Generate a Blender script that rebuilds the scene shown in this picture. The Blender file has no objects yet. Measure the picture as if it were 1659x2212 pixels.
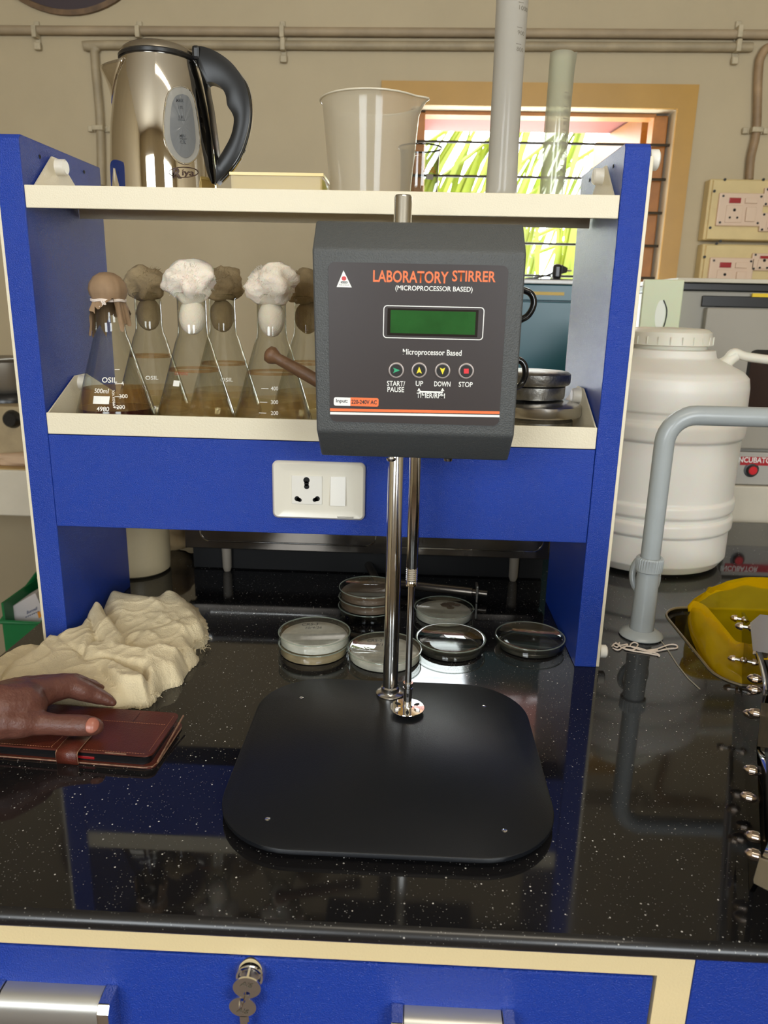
import bpy, bmesh, math, random
from mathutils import Vector, Matrix, noise
sc = bpy.context.scene
col = sc.collection
PI = math.pi
# ------------------------------------------------------------------ camera
CAM = Vector((0.13082, -1.05646, 0.52874)); PITCH, YAW, ROLL, FPX = 0.26904, -0.03274, 0.02265, 1613.6
fwd = Vector((math.sin(YAW)*math.cos(PITCH), math.cos(YAW)*math.cos(PITCH), -math.sin(PITCH)))
rt0 = Vector((math.cos(YAW), -math.sin(YAW), 0)); up0 = rt0.cross(fwd)
rt = rt0*math.cos(ROLL)+up0*math.sin(ROLL); up = -rt0*math.sin(ROLL)+up0*math.cos(ROLL)
cd = bpy.data.cameras.new('camera'); cam = bpy.data.objects.new('camera', cd); col.objects.link(cam)
M = Matrix((rt, up, -fwd)).transposed().to_4x4(); M.translation = CAM; cam.matrix_world = M
cd.sensor_fit = 'HORIZONTAL'; cd.sensor_width = 36; cd.lens = 36*FPX/1659; cd.clip_start = 0.02
cd.dof.use_dof = True; cd.dof.focus_distance = 0.98; cd.dof.aperture_fstop = 11
sc.camera = cam
# ------------------------------------------------------------------ world, light, exposure
sc.view_settings.view_transform = 'Standard'; sc.view_settings.look = 'None'; sc.view_settings.gamma = 1
sc.view_settings.exposure = 0.18
sc.cycles.transparent_max_bounces = 40; sc.cycles.max_bounces = 10
w = bpy.data.worlds.new('world'); sc.world = w; w.use_nodes = True
bg = w.node_tree.nodes['Background']; bg.inputs[0].default_value = (0.90, 0.96, 1.0, 1); bg.inputs[1].default_value = 13.0
def area(name, loc, rot, sx, sy, power, colr=(1, 1, 1), portal=False):
    l = bpy.data.lights.new(name, 'AREA'); l.shape = 'RECTANGLE'; l.size = sx; l.size_y = sy; l.energy = power; l.color = colr
    o = bpy.data.objects.new(name, l); o.location = loc; o.rotation_euler = rot; col.objects.link(o)
    if portal: l.cycles.is_portal = True
    return o
# daylight enters by the window ahead and by two window openings behind the camera (portals only guide sampling)
area('daylight_portal', (0.48, 1.64, 0.72), (math.radians(90), 0, PI), 1.0, 1.05, 1, portal=True)
area('daylight_portal', (-0.95, -3.18, 1.0), (math.radians(90), 0, 0), 1.1, 1.2, 1, portal=True)
area('daylight_portal', (1.35, -3.18, 1.0), (math.radians(90), 0, 0), 1.1, 1.2, 1, portal=True)
# warm fill light added near the ceiling behind the camera, not a real fixture
area('ceiling_fill_light', (0.5, -1.2, 2.02), (0, 0, 0), 1.2, 0.12, 13, (1.0, 0.90, 0.74))
# ------------------------------------------------------------------ helpers
def ray(u, v): return (rt*((u-829.5)/FPX) - up*((v-1106)/FPX) + fwd)
def at(u, v, ax, val):
    d = ray(u, v); i = 'xyz'.index(ax); return CAM + d*((val-CAM[i])/d[i])
def prof(x0, y0, pts):
    """radius and height of a body of revolution about the vertical axis (x0,y0) from outline points"""
    out = []
    a = Vector((x0-CAM.x, y0-CAM.y))
    for u, v in pts:
        d = ray(u, v); h = Vector((d.x, d.y)); L = h.length
        r = abs(h.x*a.y-h.y*a.x)/L; t = h.dot(a)/(L*L)
        out.append((r, CAM.z+d.z*t))
    return out
def lin(c):
    c = c/255
    return c/12.92 if c <= 0.04045 else ((c+0.055)/1.055)**2.4
def rgb(r, g, b): return (lin(r), lin(g), lin(b), 1)
MATS = {}
def mat(name, color, rough=0.5, metal=0.0, spec=0.5, bump=0, bscale=200, coat=0, emit=None, estr=0, var=0, vscale=8, sss=0, trans=0, rvar=0):
    if name in MATS: return MATS[name]
    m = bpy.data.materials.new(name); m.use_nodes = True; nt = m.node_tree; N = nt.nodes; L = nt.links
    p = N['Principled BSDF']; p.inputs['Base Color'].default_value = color; p.inputs['Roughness'].default_value = rough
    p.inputs['Metallic'].default_value = metal; p.inputs['Specular IOR Level'].default_value = spec
    p.inputs['Coat Weight'].default_value = coat; p.inputs['Transmission Weight'].default_value = trans
    if coat:
        p.inputs['Coat Roughness'].default_value = .16
    if sss: p.inputs['Subsurface Weight'].default_value = sss; p.inputs['Subsurface Scale'].default_value = 0.01
    if emit: p.inputs['Emission Color'].default_value = emit; p.inputs['Emission Strength'].default_value = estr
    if bump or var or rvar:
        tc = N.new('ShaderNodeTexCoord')
    if bump:
        t = N.new('ShaderNodeTexNoise'); t.inputs['Scale'].default_value = bscale; t.inputs['Detail'].default_value = 3
        b = N.new('ShaderNodeBump'); b.inputs['Strength'].default_value = bump; b.inputs['Distance'].default_value = 0.002
        L.new(tc.outputs['Object'], t.inputs['Vector']); L.new(t.outputs['Fac'], b.inputs['Height']); L.new(b.outputs['Normal'], p.inputs['Normal']); L.new(b.outputs['Normal'], p.inputs['Coat Normal'])
    if var:
        t = N.new('ShaderNodeTexNoise'); t.inputs['Scale'].default_value = vscale; t.inputs['Detail'].default_value = 5; t.inputs['Roughness'].default_value = 0.6
        r = N.new('ShaderNodeValToRGB'); r.color_ramp.elements[0].position = 0.3; r.color_ramp.elements[1].position = 0.7
        c0 = tuple(c*(1-var) for c in color[:3])+(1,); r.color_ramp.elements[0].color = c0; r.color_ramp.elements[1].color = color
        L.new(tc.outputs['Object'], t.inputs['Vector']); L.new(t.outputs['Fac'], r.inputs['Fac']); L.new(r.outputs['Color'], p.inputs['Base Color'])
    if rvar:
        t = N.new('ShaderNodeTexNoise'); t.inputs['Scale'].default_value = 14; t.inputs['Detail'].default_value = 4
        mr = N.new('ShaderNodeMapRange'); mr.inputs['To Min'].default_value = max(0, rough-rvar); mr.inputs['To Max'].default_value = rough+rvar
        L.new(tc.outputs['Object'], t.inputs['Vector']); L.new(t.outputs['Fac'], mr.inputs['Value']); L.new(mr.outputs['Result'], p.inputs['Roughness'])
    MATS[name] = m
    return m
def thin_glass(name, tint=(0.93, 0.96, 0.93, 1), edge=(0.62, 0.66, 0.58, 1), body=None, bamt=0.0, rough=0.02):
    """thin walled clear material: see-through, darker and more reflective towards grazing angles"""
    m = bpy.data.materials.new(name); m.use_nodes = True; nt = m.node_tree; N = nt.nodes; L = nt.links
    N.remove(N['Principled BSDF']); out = N['Material Output']
    lw = N.new('ShaderNodeLayerWeight'); lw.inputs['Blend'].default_value = 0.35
    mx = N.new('ShaderNodeMix'); mx.data_type = 'RGBA'; mx.inputs['A'].default_value = tint; mx.inputs['B'].default_value = edge
    L.new(lw.outputs['Facing'], mx.inputs['Factor'])
    tr = N.new('ShaderNodeBsdfTransparent'); L.new(mx.outputs['Result'], tr.inputs['Color'])
    gl = N.new('ShaderNodeBsdfGlossy'); gl.inputs['Roughness'].default_value = rough
    l2 = N.new('ShaderNodeLayerWeight'); l2.inputs['Blend'].default_value = 0.5
    pw = N.new('ShaderNodeMath'); pw.operation = 'POWER'; pw.inputs[1].default_value = 4.0; L.new(l2.outputs['Facing'], pw.inputs[0])
    fr = N.new('ShaderNodeMath'); fr.operation = 'MULTIPLY_ADD'; fr.inputs[1].default_value = 0.75; fr.inputs[2].default_value = 0.05; L.new(pw.outputs[0], fr.inputs[0])
    ms = N.new('ShaderNodeMixShader'); L.new(fr.outputs[0], ms.inputs['Fac']); L.new(tr.outputs[0], ms.inputs[1]); L.new(gl.outputs[0], ms.inputs[2])
    last = ms
    if body:
        df = N.new('ShaderNodeBsdfDiffuse'); df.inputs['Color'].default_value = body
        tl = N.new('ShaderNodeBsdfTranslucent'); tl.inputs['Color'].default_value = body
        a = N.new('ShaderNodeAddShader'); h = N.new('ShaderNodeMixShader'); h.inputs['Fac'].default_value = 0.5
        L.new(df.outputs[0], h.inputs[1]); L.new(tl.outputs[0], h.inputs[2])
        m2 = N.new('ShaderNodeMixShader'); m2.inputs['Fac'].default_value = bamt
        L.new(ms.outputs[0], m2.inputs[1]); L.new(h.outputs[0], m2.inputs[2]); last = m2; N.remove(a)
    L.new(last.outputs[0], out.inputs['Surface'])
    return m
OFF = {}
def props(o, label=None, cat=None, group=None, kind=None):
    if label: o['label'] = label
    if cat: o['category'] = cat
    if group: o['group'] = group
    if kind: o['kind'] = kind
    return o
def thing(name, label, cat, loc, rz=0, group=None, local=False):
    o = bpy.data.objects.new(name, None); o.empty_display_size = 0.02; col.objects.link(o)
    o.location = loc; o.rotation_euler = (0, 0, rz)
    OFF[o.name] = Vector((0, 0, 0)) if (local or rz) else Vector(loc)
    return props(o, label, cat, group)
def obj(name, bm, m, parent=None, loc=None, smooth=None, label=None):
    """link bm as one mesh; its coordinates are world ones (or local when the parent was made local)"""
    off = OFF[parent.name] if parent else Vector(loc or (0, 0, 0))
    if off.length: bmesh.ops.translate(bm, verts=bm.verts, vec=-off)
    bmesh.ops.recalc_face_normals(bm, faces=bm.faces)
    if smooth is not None:
        for f in bm.faces: f.smooth = True
        for e in bm.edges:
            if len(e.link_faces) == 2 and e.calc_face_angle(0) > math.radians(smooth): e.smooth = False
    me = bpy.data.meshes.new(name); bm.to_mesh(me); bm.free()
    for x in (m if isinstance(m, (list, tuple)) else [m]): me.materials.append(x)
    o = bpy.data.objects.new(name, me); col.objects.link(o)
    if parent: o.parent = parent; OFF[o.name] = off
    else: o.location = off; OFF[o.name] = off
    if label: o['label'] = label
    return o
def single(name, bm, m, loc, label, cat, smooth=40, group=None, kind=None):
    return props(obj(name, bm, m, None, loc, smooth), label, cat, group, kind)
def struct(name, bm, m, loc=(0, 0, 0), smooth=None): return props(obj(name, bm, m, None, loc, smooth), kind='structure')
def nb(): return bmesh.new()
def add_box(bm, x0, x1, y0, y1, z0, z1, bev=0, seg=2, mi=0):
    vs = [bm.verts.new((x, y, z)) for x in (x0, x1) for y in (y0, y1) for z in (z0, z1)]
    fs = [bm.faces.new([vs[i] for i in f]) for f in ((0, 1, 3, 2), (4, 6, 7, 5), (0, 4, 5, 1), (2, 3, 7, 6), (0, 2, 6, 4), (1, 5, 7, 3))]
    for f in fs: f.material_index = mi
    if bev:
        es = list({e for f in fs for e in f.edges})
        bmesh.ops.bevel(bm, geom=es, offset=bev, segments=seg, affect='EDGES', profile=0.5)
    return bm
def box(*a, **k): return add_box(nb(), *a, **k)
def add_lathe(bm, x0, y0, pr, seg=48, a0=0, a1=2*PI, mi=0):
    full = abs(a1-a0-2*PI) < 1e-6; n = seg if full else seg+1
    rings = []
    for r, z in pr:
        if r < 1e-6: rings.append([bm.verts.new((x0, y0, z))])
        else: rings.append([bm.verts.new((x0+r*math.cos(a0+(a1-a0)*i/seg), y0+r*math.sin(a0+(a1-a0)*i/seg), z)) for i in range(n)])
    for A, B in zip(rings, rings[1:]):
        for i in range(seg):
            j = (i+1) % n
            if len(A) == 1 and len(B) == 1: continue
            if len(A) == 1: f = (A[0], B[i], B[j])
            elif len(B) == 1: f = (A[i], A[j], B[0])
            else: f = (A[i], A[j], B[j], B[i])
            bm.faces.new(f).material_index = mi
    return bm
def lathe(x0, y0, pr, **k): return add_lathe(nb(), x0, y0, pr, **k)
def catmull(pts, n=8):
    P = [Vector(p) for p in pts]; out = []
    for i in range(len(P)-1):
        a = P[max(i-1, 0)]; b = P[i]; c = P[i+1]; d = P[min(i+2, len(P)-1)]
        for k in range(n):
            t = k/n
            out.append(0.5*((2*b)+(c-a)*t+(2*a-5*b+4*c-d)*t*t+(3*b-a-3*c+d)*t**3))
    out.append(P[-1]); return out
def add_tube(bm, path, r, seg=12, cap=True, flat=1.0, mi=0):
    P = [Vector(p) for p in path]; rr = r if isinstance(r, (list, tuple)) else [r]*len(P)
    T = [((P[min(i+1, len(P)-1)]-P[max(i-1, 0)])).normalized() for i in range(len(P))]
    u = T[0].orthogonal().normalized(); rings = []
    for i, p in enumerate(P):
        u = (u-T[i]*u.dot(T[i])).normalized(); v = T[i].cross(u)
        rings.append([bm.verts.new(p+(u*math.cos(2*PI*k/seg)+v*math.sin(2*PI*k/seg)*flat)*rr[i]) for k in range(seg)])
    for A, B in zip(rings, rings[1:]):
        for k in range(seg): bm.faces.new((A[k], A[(k+1) % seg], B[(k+1) % seg], B[k])).material_index = mi
    if cap: bm.faces.new(rings[0][::-1]).material_index = mi; bm.faces.new(rings[-1]).material_index = mi
    return bm
def tube(path, r, **k): return add_tube(nb(), path, r, **k)
def add_prism(bm, pts, vec, mi=0):
    a = [bm.verts.new(p) for p in pts]; b = [bm.verts.new(Vector(p)+Vector(vec)) for p in pts]
    n = len(a); fs = [bm.faces.new(a[::-1]), bm.faces.new(b)]+[bm.faces.new((a[i], a[(i+1) % n], b[(i+1) % n], b[i])) for i in range(n)]
    for f in fs: f.material_index = mi
    return bm
def prism(pts, vec, bev=0, **k):
    bm = add_prism(nb(), pts, vec, **k)
    if bev: bmesh.ops.bevel(bm, geom=bm.edges[:], offset=bev, segments=2, affect='EDGES', profile=0.5)
    return bm
def rrect(x0, x1, z0, z1, r, y=0, seg=8):
    out = []
    for cx, cz, a in ((x1-r, z1-r, 0), (x0+r, z1-r, 90), (x0+r, z0+r, 180), (x1-r, z0+r, 270)):
        for k in range(seg+1):
            t = math.radians(a+90*k/seg); out.append((cx+r*math.cos(t), y, cz+r*math.sin(t)))
    return out
def resample(pts, n):
    P = [Vector(p) for p in pts]; P.append(P[0]); L = [0]
    for a, b in zip(P, P[1:]): L.append(L[-1]+(b-a).length)
    out = []; j = 0
    for k in range(n):
        s = L[-1]*k/n
        while L[j+1] < s: j += 1
        out.append(P[j].lerp(P[j+1], (s-L[j])/max(L[j+1]-L[j], 1e-9)))
    return out
def disc_y(bm, c, r, d, seg=24, bev=0):
    """cylinder along y: front face at c.y, going back by d"""
    pts = [(c[0]+r*math.cos(2*PI*k/seg), c[1], c[2]+r*math.sin(2*PI*k/seg)) for k in range(seg)]
    return add_prism(bm, pts, (0, d, 0))
def text_bm(s, bold=0.0, ext=0.0, sx=1, shear=0):
    cu = bpy.data.curves.new('t', 'FONT'); cu.body = s; cu.size = 1; cu.offset = bold; cu.extrude = ext; cu.resolution_u = 3; cu.shear = shear
    o = bpy.data.objects.new('t', cu); col.objects.link(o)
    dg = bpy.context.evaluated_depsgraph_get(); dg.update()
    me = bpy.data.meshes.new_from_object(o.evaluated_get(dg)); bm = nb(); bm.from_mesh(me)
    bpy.data.objects.remove(o); bpy.data.curves.remove(cu); bpy.data.meshes.remove(me)
    return bm
def fit(bm, w, h):
    xs = [v.co.x for v in bm.verts]; ys = [v.co.y for v in bm.verts]
    x0, x1, y0, y1 = min(xs), max(xs), min(ys), max(ys)
    for v in bm.verts: v.co = Vector(((v.co.x-x0)/(x1-x0)*w, (v.co.y-y0)/(y1-y0)*h, v.co.z))
    return bm
def text_on_y(s, u0, v0, u1, v1, y, bold=0.0, roll=0, **k):
    """lettering that fills the given outline on the upright plane y"""
    a = at(u0, (v0+v1)/2, 'y', y); b = at(u1, (v0+v1)/2, 'y', y); h = at(u0, v0, 'y', y).z-at(u0, v1, 'y', y).z
    bm = fit(text_bm(s, bold, **k), (b-a).length, h)
    cz = (a.z+b.z)/2-h/2
    for v in bm.verts: v.co = Vector((a.x+v.co.x, y, cz+v.co.y))
    return bm
def merge(bm, other):
    me = bpy.data.meshes.new('m'); other.to_mesh(me); other.free(); bm.from_mesh(me); bpy.data.meshes.remove(me); return bm
def wrap(bm, x0, y0, rf, z0, a0, lift=0.0006):
    """bends flat lettering (x along, y up) around the upright axis; rf(z) gives the radius"""
    for v in bm.verts:
        z = z0+v.co.y; r = rf(z)+lift; a = a0+v.co.x/r
        v.co = Vector((x0+r*math.cos(a), y0+r*math.sin(a), z))
    return bm
def rfun(pr):
    q = sorted(pr, key=lambda t: t[1])
    def f(z):
        for (r0, z0), (r1, z1) in zip(q, q[1:]):
            if z <= z1: return r0+(r1-r0)*(max(z, z0)-z0)/max(z1-z0, 1e-9)
        return q[-1][0]
    return f
def copy_tree(o, parent=None):
    c = o.copy(); col.objects.link(c)
    if parent: c.parent = parent
    for ch in list(o.children): copy_tree(ch, c)
    return c
# ------------------------------------------------------------------ materials
blue = mat('blue_powder_paint', (0.006, 0.042, 0.34, 1), 0.24, bump=0.75, bscale=760, spec=0.32, coat=0.2)
cream = mat('cream_powder_paint', rgb(222, 212, 186), 0.4, bump=0.25, bscale=500)
creamw = mat('cream_cabinet_paint', rgb(226, 205, 158), 0.45, bump=0.2, bscale=400)
wallm = mat('aged_cream_wall_paint', rgb(188, 172, 140), 0.6, var=0.10, vscale=3, bump=0.3, bscale=25)
conduit = mat('dusty_conduit', rgb(176, 160, 130), 0.55, var=0.35, vscale=9)
rusty = mat('rusty_conduit', rgb(178, 158, 128), 0.6, var=0.4, vscale=4)
chrome = mat('chrome', (0.78, 0.77, 0.75, 1), 0.07, 1.0)
steel = mat('brushed_steel', (0.62, 0.60, 0.57, 1), 0.22, 1.0)
dullsteel = mat('dull_steel', (0.38, 0.37, 0.34, 1), 0.38, 1.0, var=0.5, vscale=60, bump=0.4, bscale=150)
whitep = mat('white_plastic', rgb(228, 224, 214), 0.3)
blackp = mat('black_plastic', (0.008, 0.008, 0.009, 1), 0.3)
hole = mat('dark_opening', (0.003, 0.003, 0.003, 1), 0.8)
yellowp = mat('ochre_window_paint', rgb(186, 142, 62), 0.35, var=0.12, vscale=6)
white_ink = mat('white_ink', rgb(235, 235, 230), 0.5)
black_ink = mat('black_ink', (0.01, 0.01, 0.012, 1), 0.5)
glass = thin_glass('thin_laboratory_glass', (0.965, 0.972, 0.95, 1), (0.60, 0.62, 0.56, 1))
def granite():
    m = bpy.data.materials.new('black_flecked_granite'); m.use_nodes = True; nt = m.node_tree; N = nt.nodes; L = nt.links
    p = N['Principled BSDF']; tc = N.new('ShaderNodeTexCoord')
    def fleck(scale, thr, size):
        v = N.new('ShaderNodeTexVoronoi'); v.inputs['Scale'].default_value = scale; L.new(tc.outputs['Object'], v.inputs['Vector'])
        lt = N.new('ShaderNodeMath'); lt.operation = 'LESS_THAN'; lt.inputs[1].default_value = size; L.new(v.outputs['Distance'], lt.inputs[0])
        sp = N.new('ShaderNodeSeparateColor'); L.new(v.outputs['Color'], sp.inputs[0])
        gt = N.new('ShaderNodeMath'); gt.operation = 'GREATER_THAN'; gt.inputs[1].default_value = thr; L.new(sp.outputs[0], gt.inputs[0])
        mu = N.new('ShaderNodeMath'); mu.operation = 'MULTIPLY'; L.new(lt.outputs[0], mu.inputs[0]); L.new(gt.outputs[0], mu.inputs[1])
        m2 = N.new('ShaderNodeMath'); m2.operation = 'MULTIPLY'; L.new(mu.outputs[0], m2.inputs[0]); L.new(sp.outputs[1], m2.inputs[1])
        return m2
    a = fleck(150, 0.72, 0.13); b = fleck(330, 0.45, 0.17)
    hb = N.new('ShaderNodeMath'); hb.operation = 'MULTIPLY'; hb.inputs[1].default_value = 0.30; L.new(b.outputs[0], hb.inputs[0])
    s = N.new('ShaderNodeMath'); s.operation = 'MAXIMUM'; L.new(a.outputs[0], s.inputs[0]); L.new(hb.outputs[0], s.inputs[1])
    n = N.new('ShaderNodeTexNoise'); n.inputs['Scale'].default_value = 5; n.inputs['Detail'].default_value = 6; L.new(tc.outputs['Object'], n.inputs['Vector'])
    r = N.new('ShaderNodeValToRGB'); r.color_ramp.elements[0].color = (0.004, 0.004, 0.005, 1); r.color_ramp.elements[1].color = (0.014, 0.013, 0.013, 1)
    L.new(n.outputs['Fac'], r.inputs['Fac'])
    mx = N.new('ShaderNodeMix'); mx.data_type = 'RGBA'; L.new(s.outputs[0], mx.inputs['Factor']); L.new(r.outputs['Color'], mx.inputs['A']); mx.inputs['B'].default_value = (0.75, 0.72, 0.66, 1)
    L.new(mx.outputs['Result'], p.inputs['Base Color'])
    mr = N.new('ShaderNodeMapRange'); mr.inputs['From Min'].default_value = 0.35; mr.inputs['From Max'].default_value = 0.75
    mr.inputs['To Min'].default_value = 0.035; mr.inputs['To Max'].default_value = 0.10; L.new(n.outputs['Fac'], mr.inputs['Value']); L.new(mr.outputs['Result'], p.inputs['Roughness'])
    return m
gran = granite()

# ------------------------------------------------------------------ room shell
WY = 1.5                        # wall behind the bench
wx0, wx1 = at(886, 300, 'y', WY).x, at(1461, 240, 'y', WY).x
wz1, wz0 = at(1200, 233, 'y', WY).z, 0.16
bm = nb()
X0, X1, ZF, ZC = -2.3, 2.6, -0.98, 2.1
add_box(bm, X0, wx0, WY, WY+.14, ZF, ZC); add_box(bm, wx1, X1, WY, WY+.14, ZF, ZC)
add_box(bm, wx0, wx1, WY, WY+.14, wz1, ZC); add_box(bm, wx0, wx1, WY, WY+.14, ZF, wz0)
struct('wall_back', bm, wallm)
struct('wall_left', box(X0-.1, X0, -3.2, WY, ZF, ZC), wallm)
struct('wall_right', box(X1, X1+.1, -3.2, WY, ZF, ZC), wallm)
bm = nb()
for a, b in ((X0, -1.5), (-.4, .8), (1.9, X1)): add_box(bm, a, b, -3.3, -3.2, ZF, ZC)
for a, b in ((-1.5, -.4), (.8, 1.9)): add_box(bm, a, b, -3.3, -3.2, ZF, .4); add_box(bm, a, b, -3.3, -3.2, 1.6, ZC)
struct('wall_front', bm, wallm)
struct('ceiling', box(X0, X1, -3.3, WY+.14, ZC, ZC+.1), mat('white_ceiling', rgb(210, 200, 180), .7))
struct('floor', box(X0, X1, -3.3, WY+.14, ZF-.1, ZF), mat('brown_floor', rgb(105, 82, 58), .5, var=.2))
# window frame, bars
win = thing('window_1', None, None, (wx0, WY, wz0)); win['kind'] = 'structure'
ob0, ob1 = at(822, 300, 'y', WY).x, at(1508, 185, 'y', WY).x
oz1 = at(1508, 185, 'y', WY).z
bm = nb(); t = .012
add_box(bm, wx1, ob1, WY-t, WY, wz0-.06, oz1); add_box(bm, ob0, wx0, WY-t, WY, wz0-.06, oz1)
add_box(bm, wx0, wx1, WY-t, WY, wz1, oz1); add_box(bm, wx0, wx1, WY-t, WY, wz0-.06, wz0)
obj('window_surround', bm, yellowp, win)
bm = nb(); fw = .045
ochd = mat('ochre_timber', rgb(176, 112, 40), .45, var=.3, vscale=14)
for a, b in ((wx0, wx0+fw), (wx1-fw-.006, wx1-.006)): add_box(bm, a, b, WY+.05, WY+.11, wz0, wz1-.006, bev=.003)
add_box(bm, wx0+fw, wx1-fw, WY+.05, WY+.11, wz1-.012, wz1-.001); add_box(bm, wx0+fw, wx1-fw, WY+.05, WY+.11, wz0, wz0+.04)
obj('window_frame', bm, ochd, win)
barm = mat('dark_iron_bar', (0.03, 0.022, 0.012, 1), .5)
zb = [at(1200, v, 'y', WY+.03).z for v in (310, 384)]
dz = zb[0]-zb[1]
for k in range(12):
    z = zb[0]-k*dz
    if z > wz0: obj('window_bar', tube([(wx0-.01, WY+.03, z), (wx1+.01, WY+.03, z)], .0042, seg=8), barm, win)
# open shutters outside
golden = mat('golden_shutter_timber', rgb(150, 96, 26), .4, var=.25, vscale=7)
def shutter(x0, y0, x1, y1, z0, z1):
    sh = thing('window_shutter', 'ochre timber shutter swung open outside the window, on the side of the switchboards' if x0 > .5 else 'ochre timber shutter swung open outside the window, half hidden behind the beakers', 'shutter', (x0, y0, z0))
    d = Vector((x1-x0, y1-y0, 0)); n = Vector((-d.y, d.x, 0)).normalized()*.03
    def P(s, z): return Vector((x0, y0, 0))+d*s+Vector((0, 0, z))
    def slab(s0, s1, a, b, th=1.0): return [P(s0, a), P(s1, a), P(s1, b), P(s0, b)], n*th
    bm = nb()
    for q in ((0, .14, z0, z1), (.86, 1, z0, z1), (.14, .86, z1-.09, z1), (.14, .86, z0, z0+.09), (.14, .86, (z0+z1)/2-.04, (z0+z1)/2+.04)): add_prism(bm, *slab(*q))
    obj('shutter_frame', bm, golden, sh)
    pan = nb(); pts, v = slab(.14, .86, z0+.09, z1-.09, .35); add_prism(pan, [p+n*.3 for p in pts], v)
    obj('shutter_panel', pan, mat('faded_shutter_panel', rgb(168, 128, 52), .4, var=.2, vscale=5), sh)
shutter(wx1-.03, WY+.155, .835, 2.13, wz0+.02, 1.150)
shutter(wx0+.03, WY+.155, .155, 2.0, wz0+.02, 1.150)
# pink painted sun shade above the window, outside
single('window_sunshade', box(-.5, 1.6, WY+.14, at(1200, 287, 'z', 1.158).y, 1.158, 1.24), mat('salmon_painted_concrete', rgb(128, 66, 54), .7, var=.15, vscale=6), (.5, WY+.14, 1.158), 'salmon pink concrete sunshade jutting out above the window', 'sunshade', smooth=None)
# palm fronds outside
leafm = mat('palm_leaf', (0.17, 0.22, 0.006, 1), .45, var=.5, vscale=3)
random.seed(4)
palm = thing('palm_tree', 'bright green palm fronds hanging outside the window', 'tree', (1.0, 3.6, -1))
obj('trunk', tube([(2.5, 4.4, -1), (2.4, 4.3, 2.6)], .12, seg=10), mat('palm_trunk', rgb(120, 100, 75), .8), palm)
def frond(p0, p1, p2, n, L, lean):
    bm = nb(); path = catmull([p0, p1, p2], n//2)
    add_tube(bm, path, .012, seg=6)
    for i, p in enumerate(path):
        for s in (-1, 1):
            if random.random() < .58: continue
            l = L*random.uniform(.7, 1.1); d = Vector((lean[0]+s*.10+random.uniform(-.08, .08), random.uniform(-.15, .15), lean[1])).normalized()
            wv = Vector((.016, .006, .004))*random.uniform(.6, 1.5); e = p+d*l+Vector((0, 0, -.05))
            mid = p+d*l*.5+Vector((0, 0, .02))
            a = [bm.verts.new(x) for x in (p-wv*.4, p+wv*.4, mid+wv, e, mid-wv)]
            bm.faces.new(a)
    return bm
for k in range(6):
    x = -.1+k*.28; y = 2.9+random.uniform(0, .9)
    obj('frond', frond((x+.6, y, 1.55+random.uniform(-.05, .15)), (x+.3, y, 1.35), (x-.15, y, 1.02), 26, .62, (-.45, -1)), leafm, palm)
for k in range(5):
    x = .25+k*.21; y = 2.6+random.uniform(0, .5)
    obj('frond', frond((x+.25, y, .98), (x+.1, y, .9), (x-.15, y, .8), 18, .60, (-.03, -1)), leafm, palm)
# ------------------------------------------------------------------ conduits and fittings on the wall
def conduit_run(label, pts, r, m, name='wall_conduit'):
    t = thing(name, label, 'pipe', pts[0])
    obj('pipe', tube(pts, r, seg=12), m, t, smooth=60); return t
def clamp(t, x, z, r, vertical=False):
    bm = nb(); y = WY-.004
    if vertical:
        add_box(bm, x-.035, x+.035, y-.004, y, z-.008, z+.008, bev=.002); add_box(bm, x-r-.004, x+r+.004, WY-2*r-.008, WY-.003, z-.007, z+.007, bev=.002)
        add_box(bm, x-.038, x-.022, y-.012, y, z-.009, z+.009, bev=.003); add_box(bm, x+.024, x+.04, y-.012, y, z-.009, z+.009, bev=.003)
    else:
        add_box(bm, x-.008, x+.008, y-.004, y, z-.04, z+.034, bev=.002); add_box(bm, x-.007, x+.007, WY-2*r-.008, WY-.003, z-r-.004, z+r+.004, bev=.002)
        add_box(bm, x-.01, x+.01, y-.014, y, z-.046, z-.026, bev=.003)
    obj('clamp', bm, mat('painted_clamp', rgb(196, 182, 152), .5, var=.3, vscale=40), t)
za, zb_ = at(600, 71, 'y', WY-.015).z, at(600, 99, 'y', WY-.015).z
A = conduit_run('upper horizontal wall conduit with a rusty left end, under the ceiling', [(X0, WY-.014, at(0, 69, 'y', WY-.014).z), (at(1659, 72, 'y', WY-.014).x+.4, WY-.014, at(1659, 73, 'y', WY-.014).z)], .0125, rusty)
for u in (78, 1595): p = at(u, 71, 'y', WY-.014); clamp(A, p.x, p.z, .0125)
for u in (300, 610): p = at(u, 71, 'y', WY-.014); clamp(A, p.x, p.z, .0125)
lz = at(260, 97, 'y', WY-.014).z; lx = at(205, 130, 'y', WY-.014)
pts = catmull([(at(1625, 102, 'y', WY-.014).x, WY-.014, at(1625, 102, 'y', WY-.014).z), (at(900, 99, 'y', WY-.014).x, WY-.014, at(900, 99, 'y', WY-.014).z), (at(240, 97, 'y', WY-.014).x, WY-.014, lz), (at(208, 106, 'y', WY-.014).x, WY-.014, lz-.012), (lx.x, WY-.014, lx.z), (at(216, 262, 'y', WY-.014).x, WY-.014, at(216, 262, 'y', WY-.014).z), (at(219, 400, 'y', WY-.014).x, WY-.014, at(219, 400, 'y', WY-.014).z)], 8)
B = conduit_run('lower cream wall conduit bending down behind the kettle', pts, .0125, conduit)
p = at(612, 98, 'y', WY-.014); clamp(B, p.x, p.z, .0125); p = at(1592, 101, 'y', WY-.014); clamp(B, p.x, p.z, .0125)
p = at(215, 278, 'y', WY-.014); clamp(B, p.x, p.z, .0125, True)
G = lambda u, v: tuple(at(u, v, 'y', WY-.014))
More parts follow.
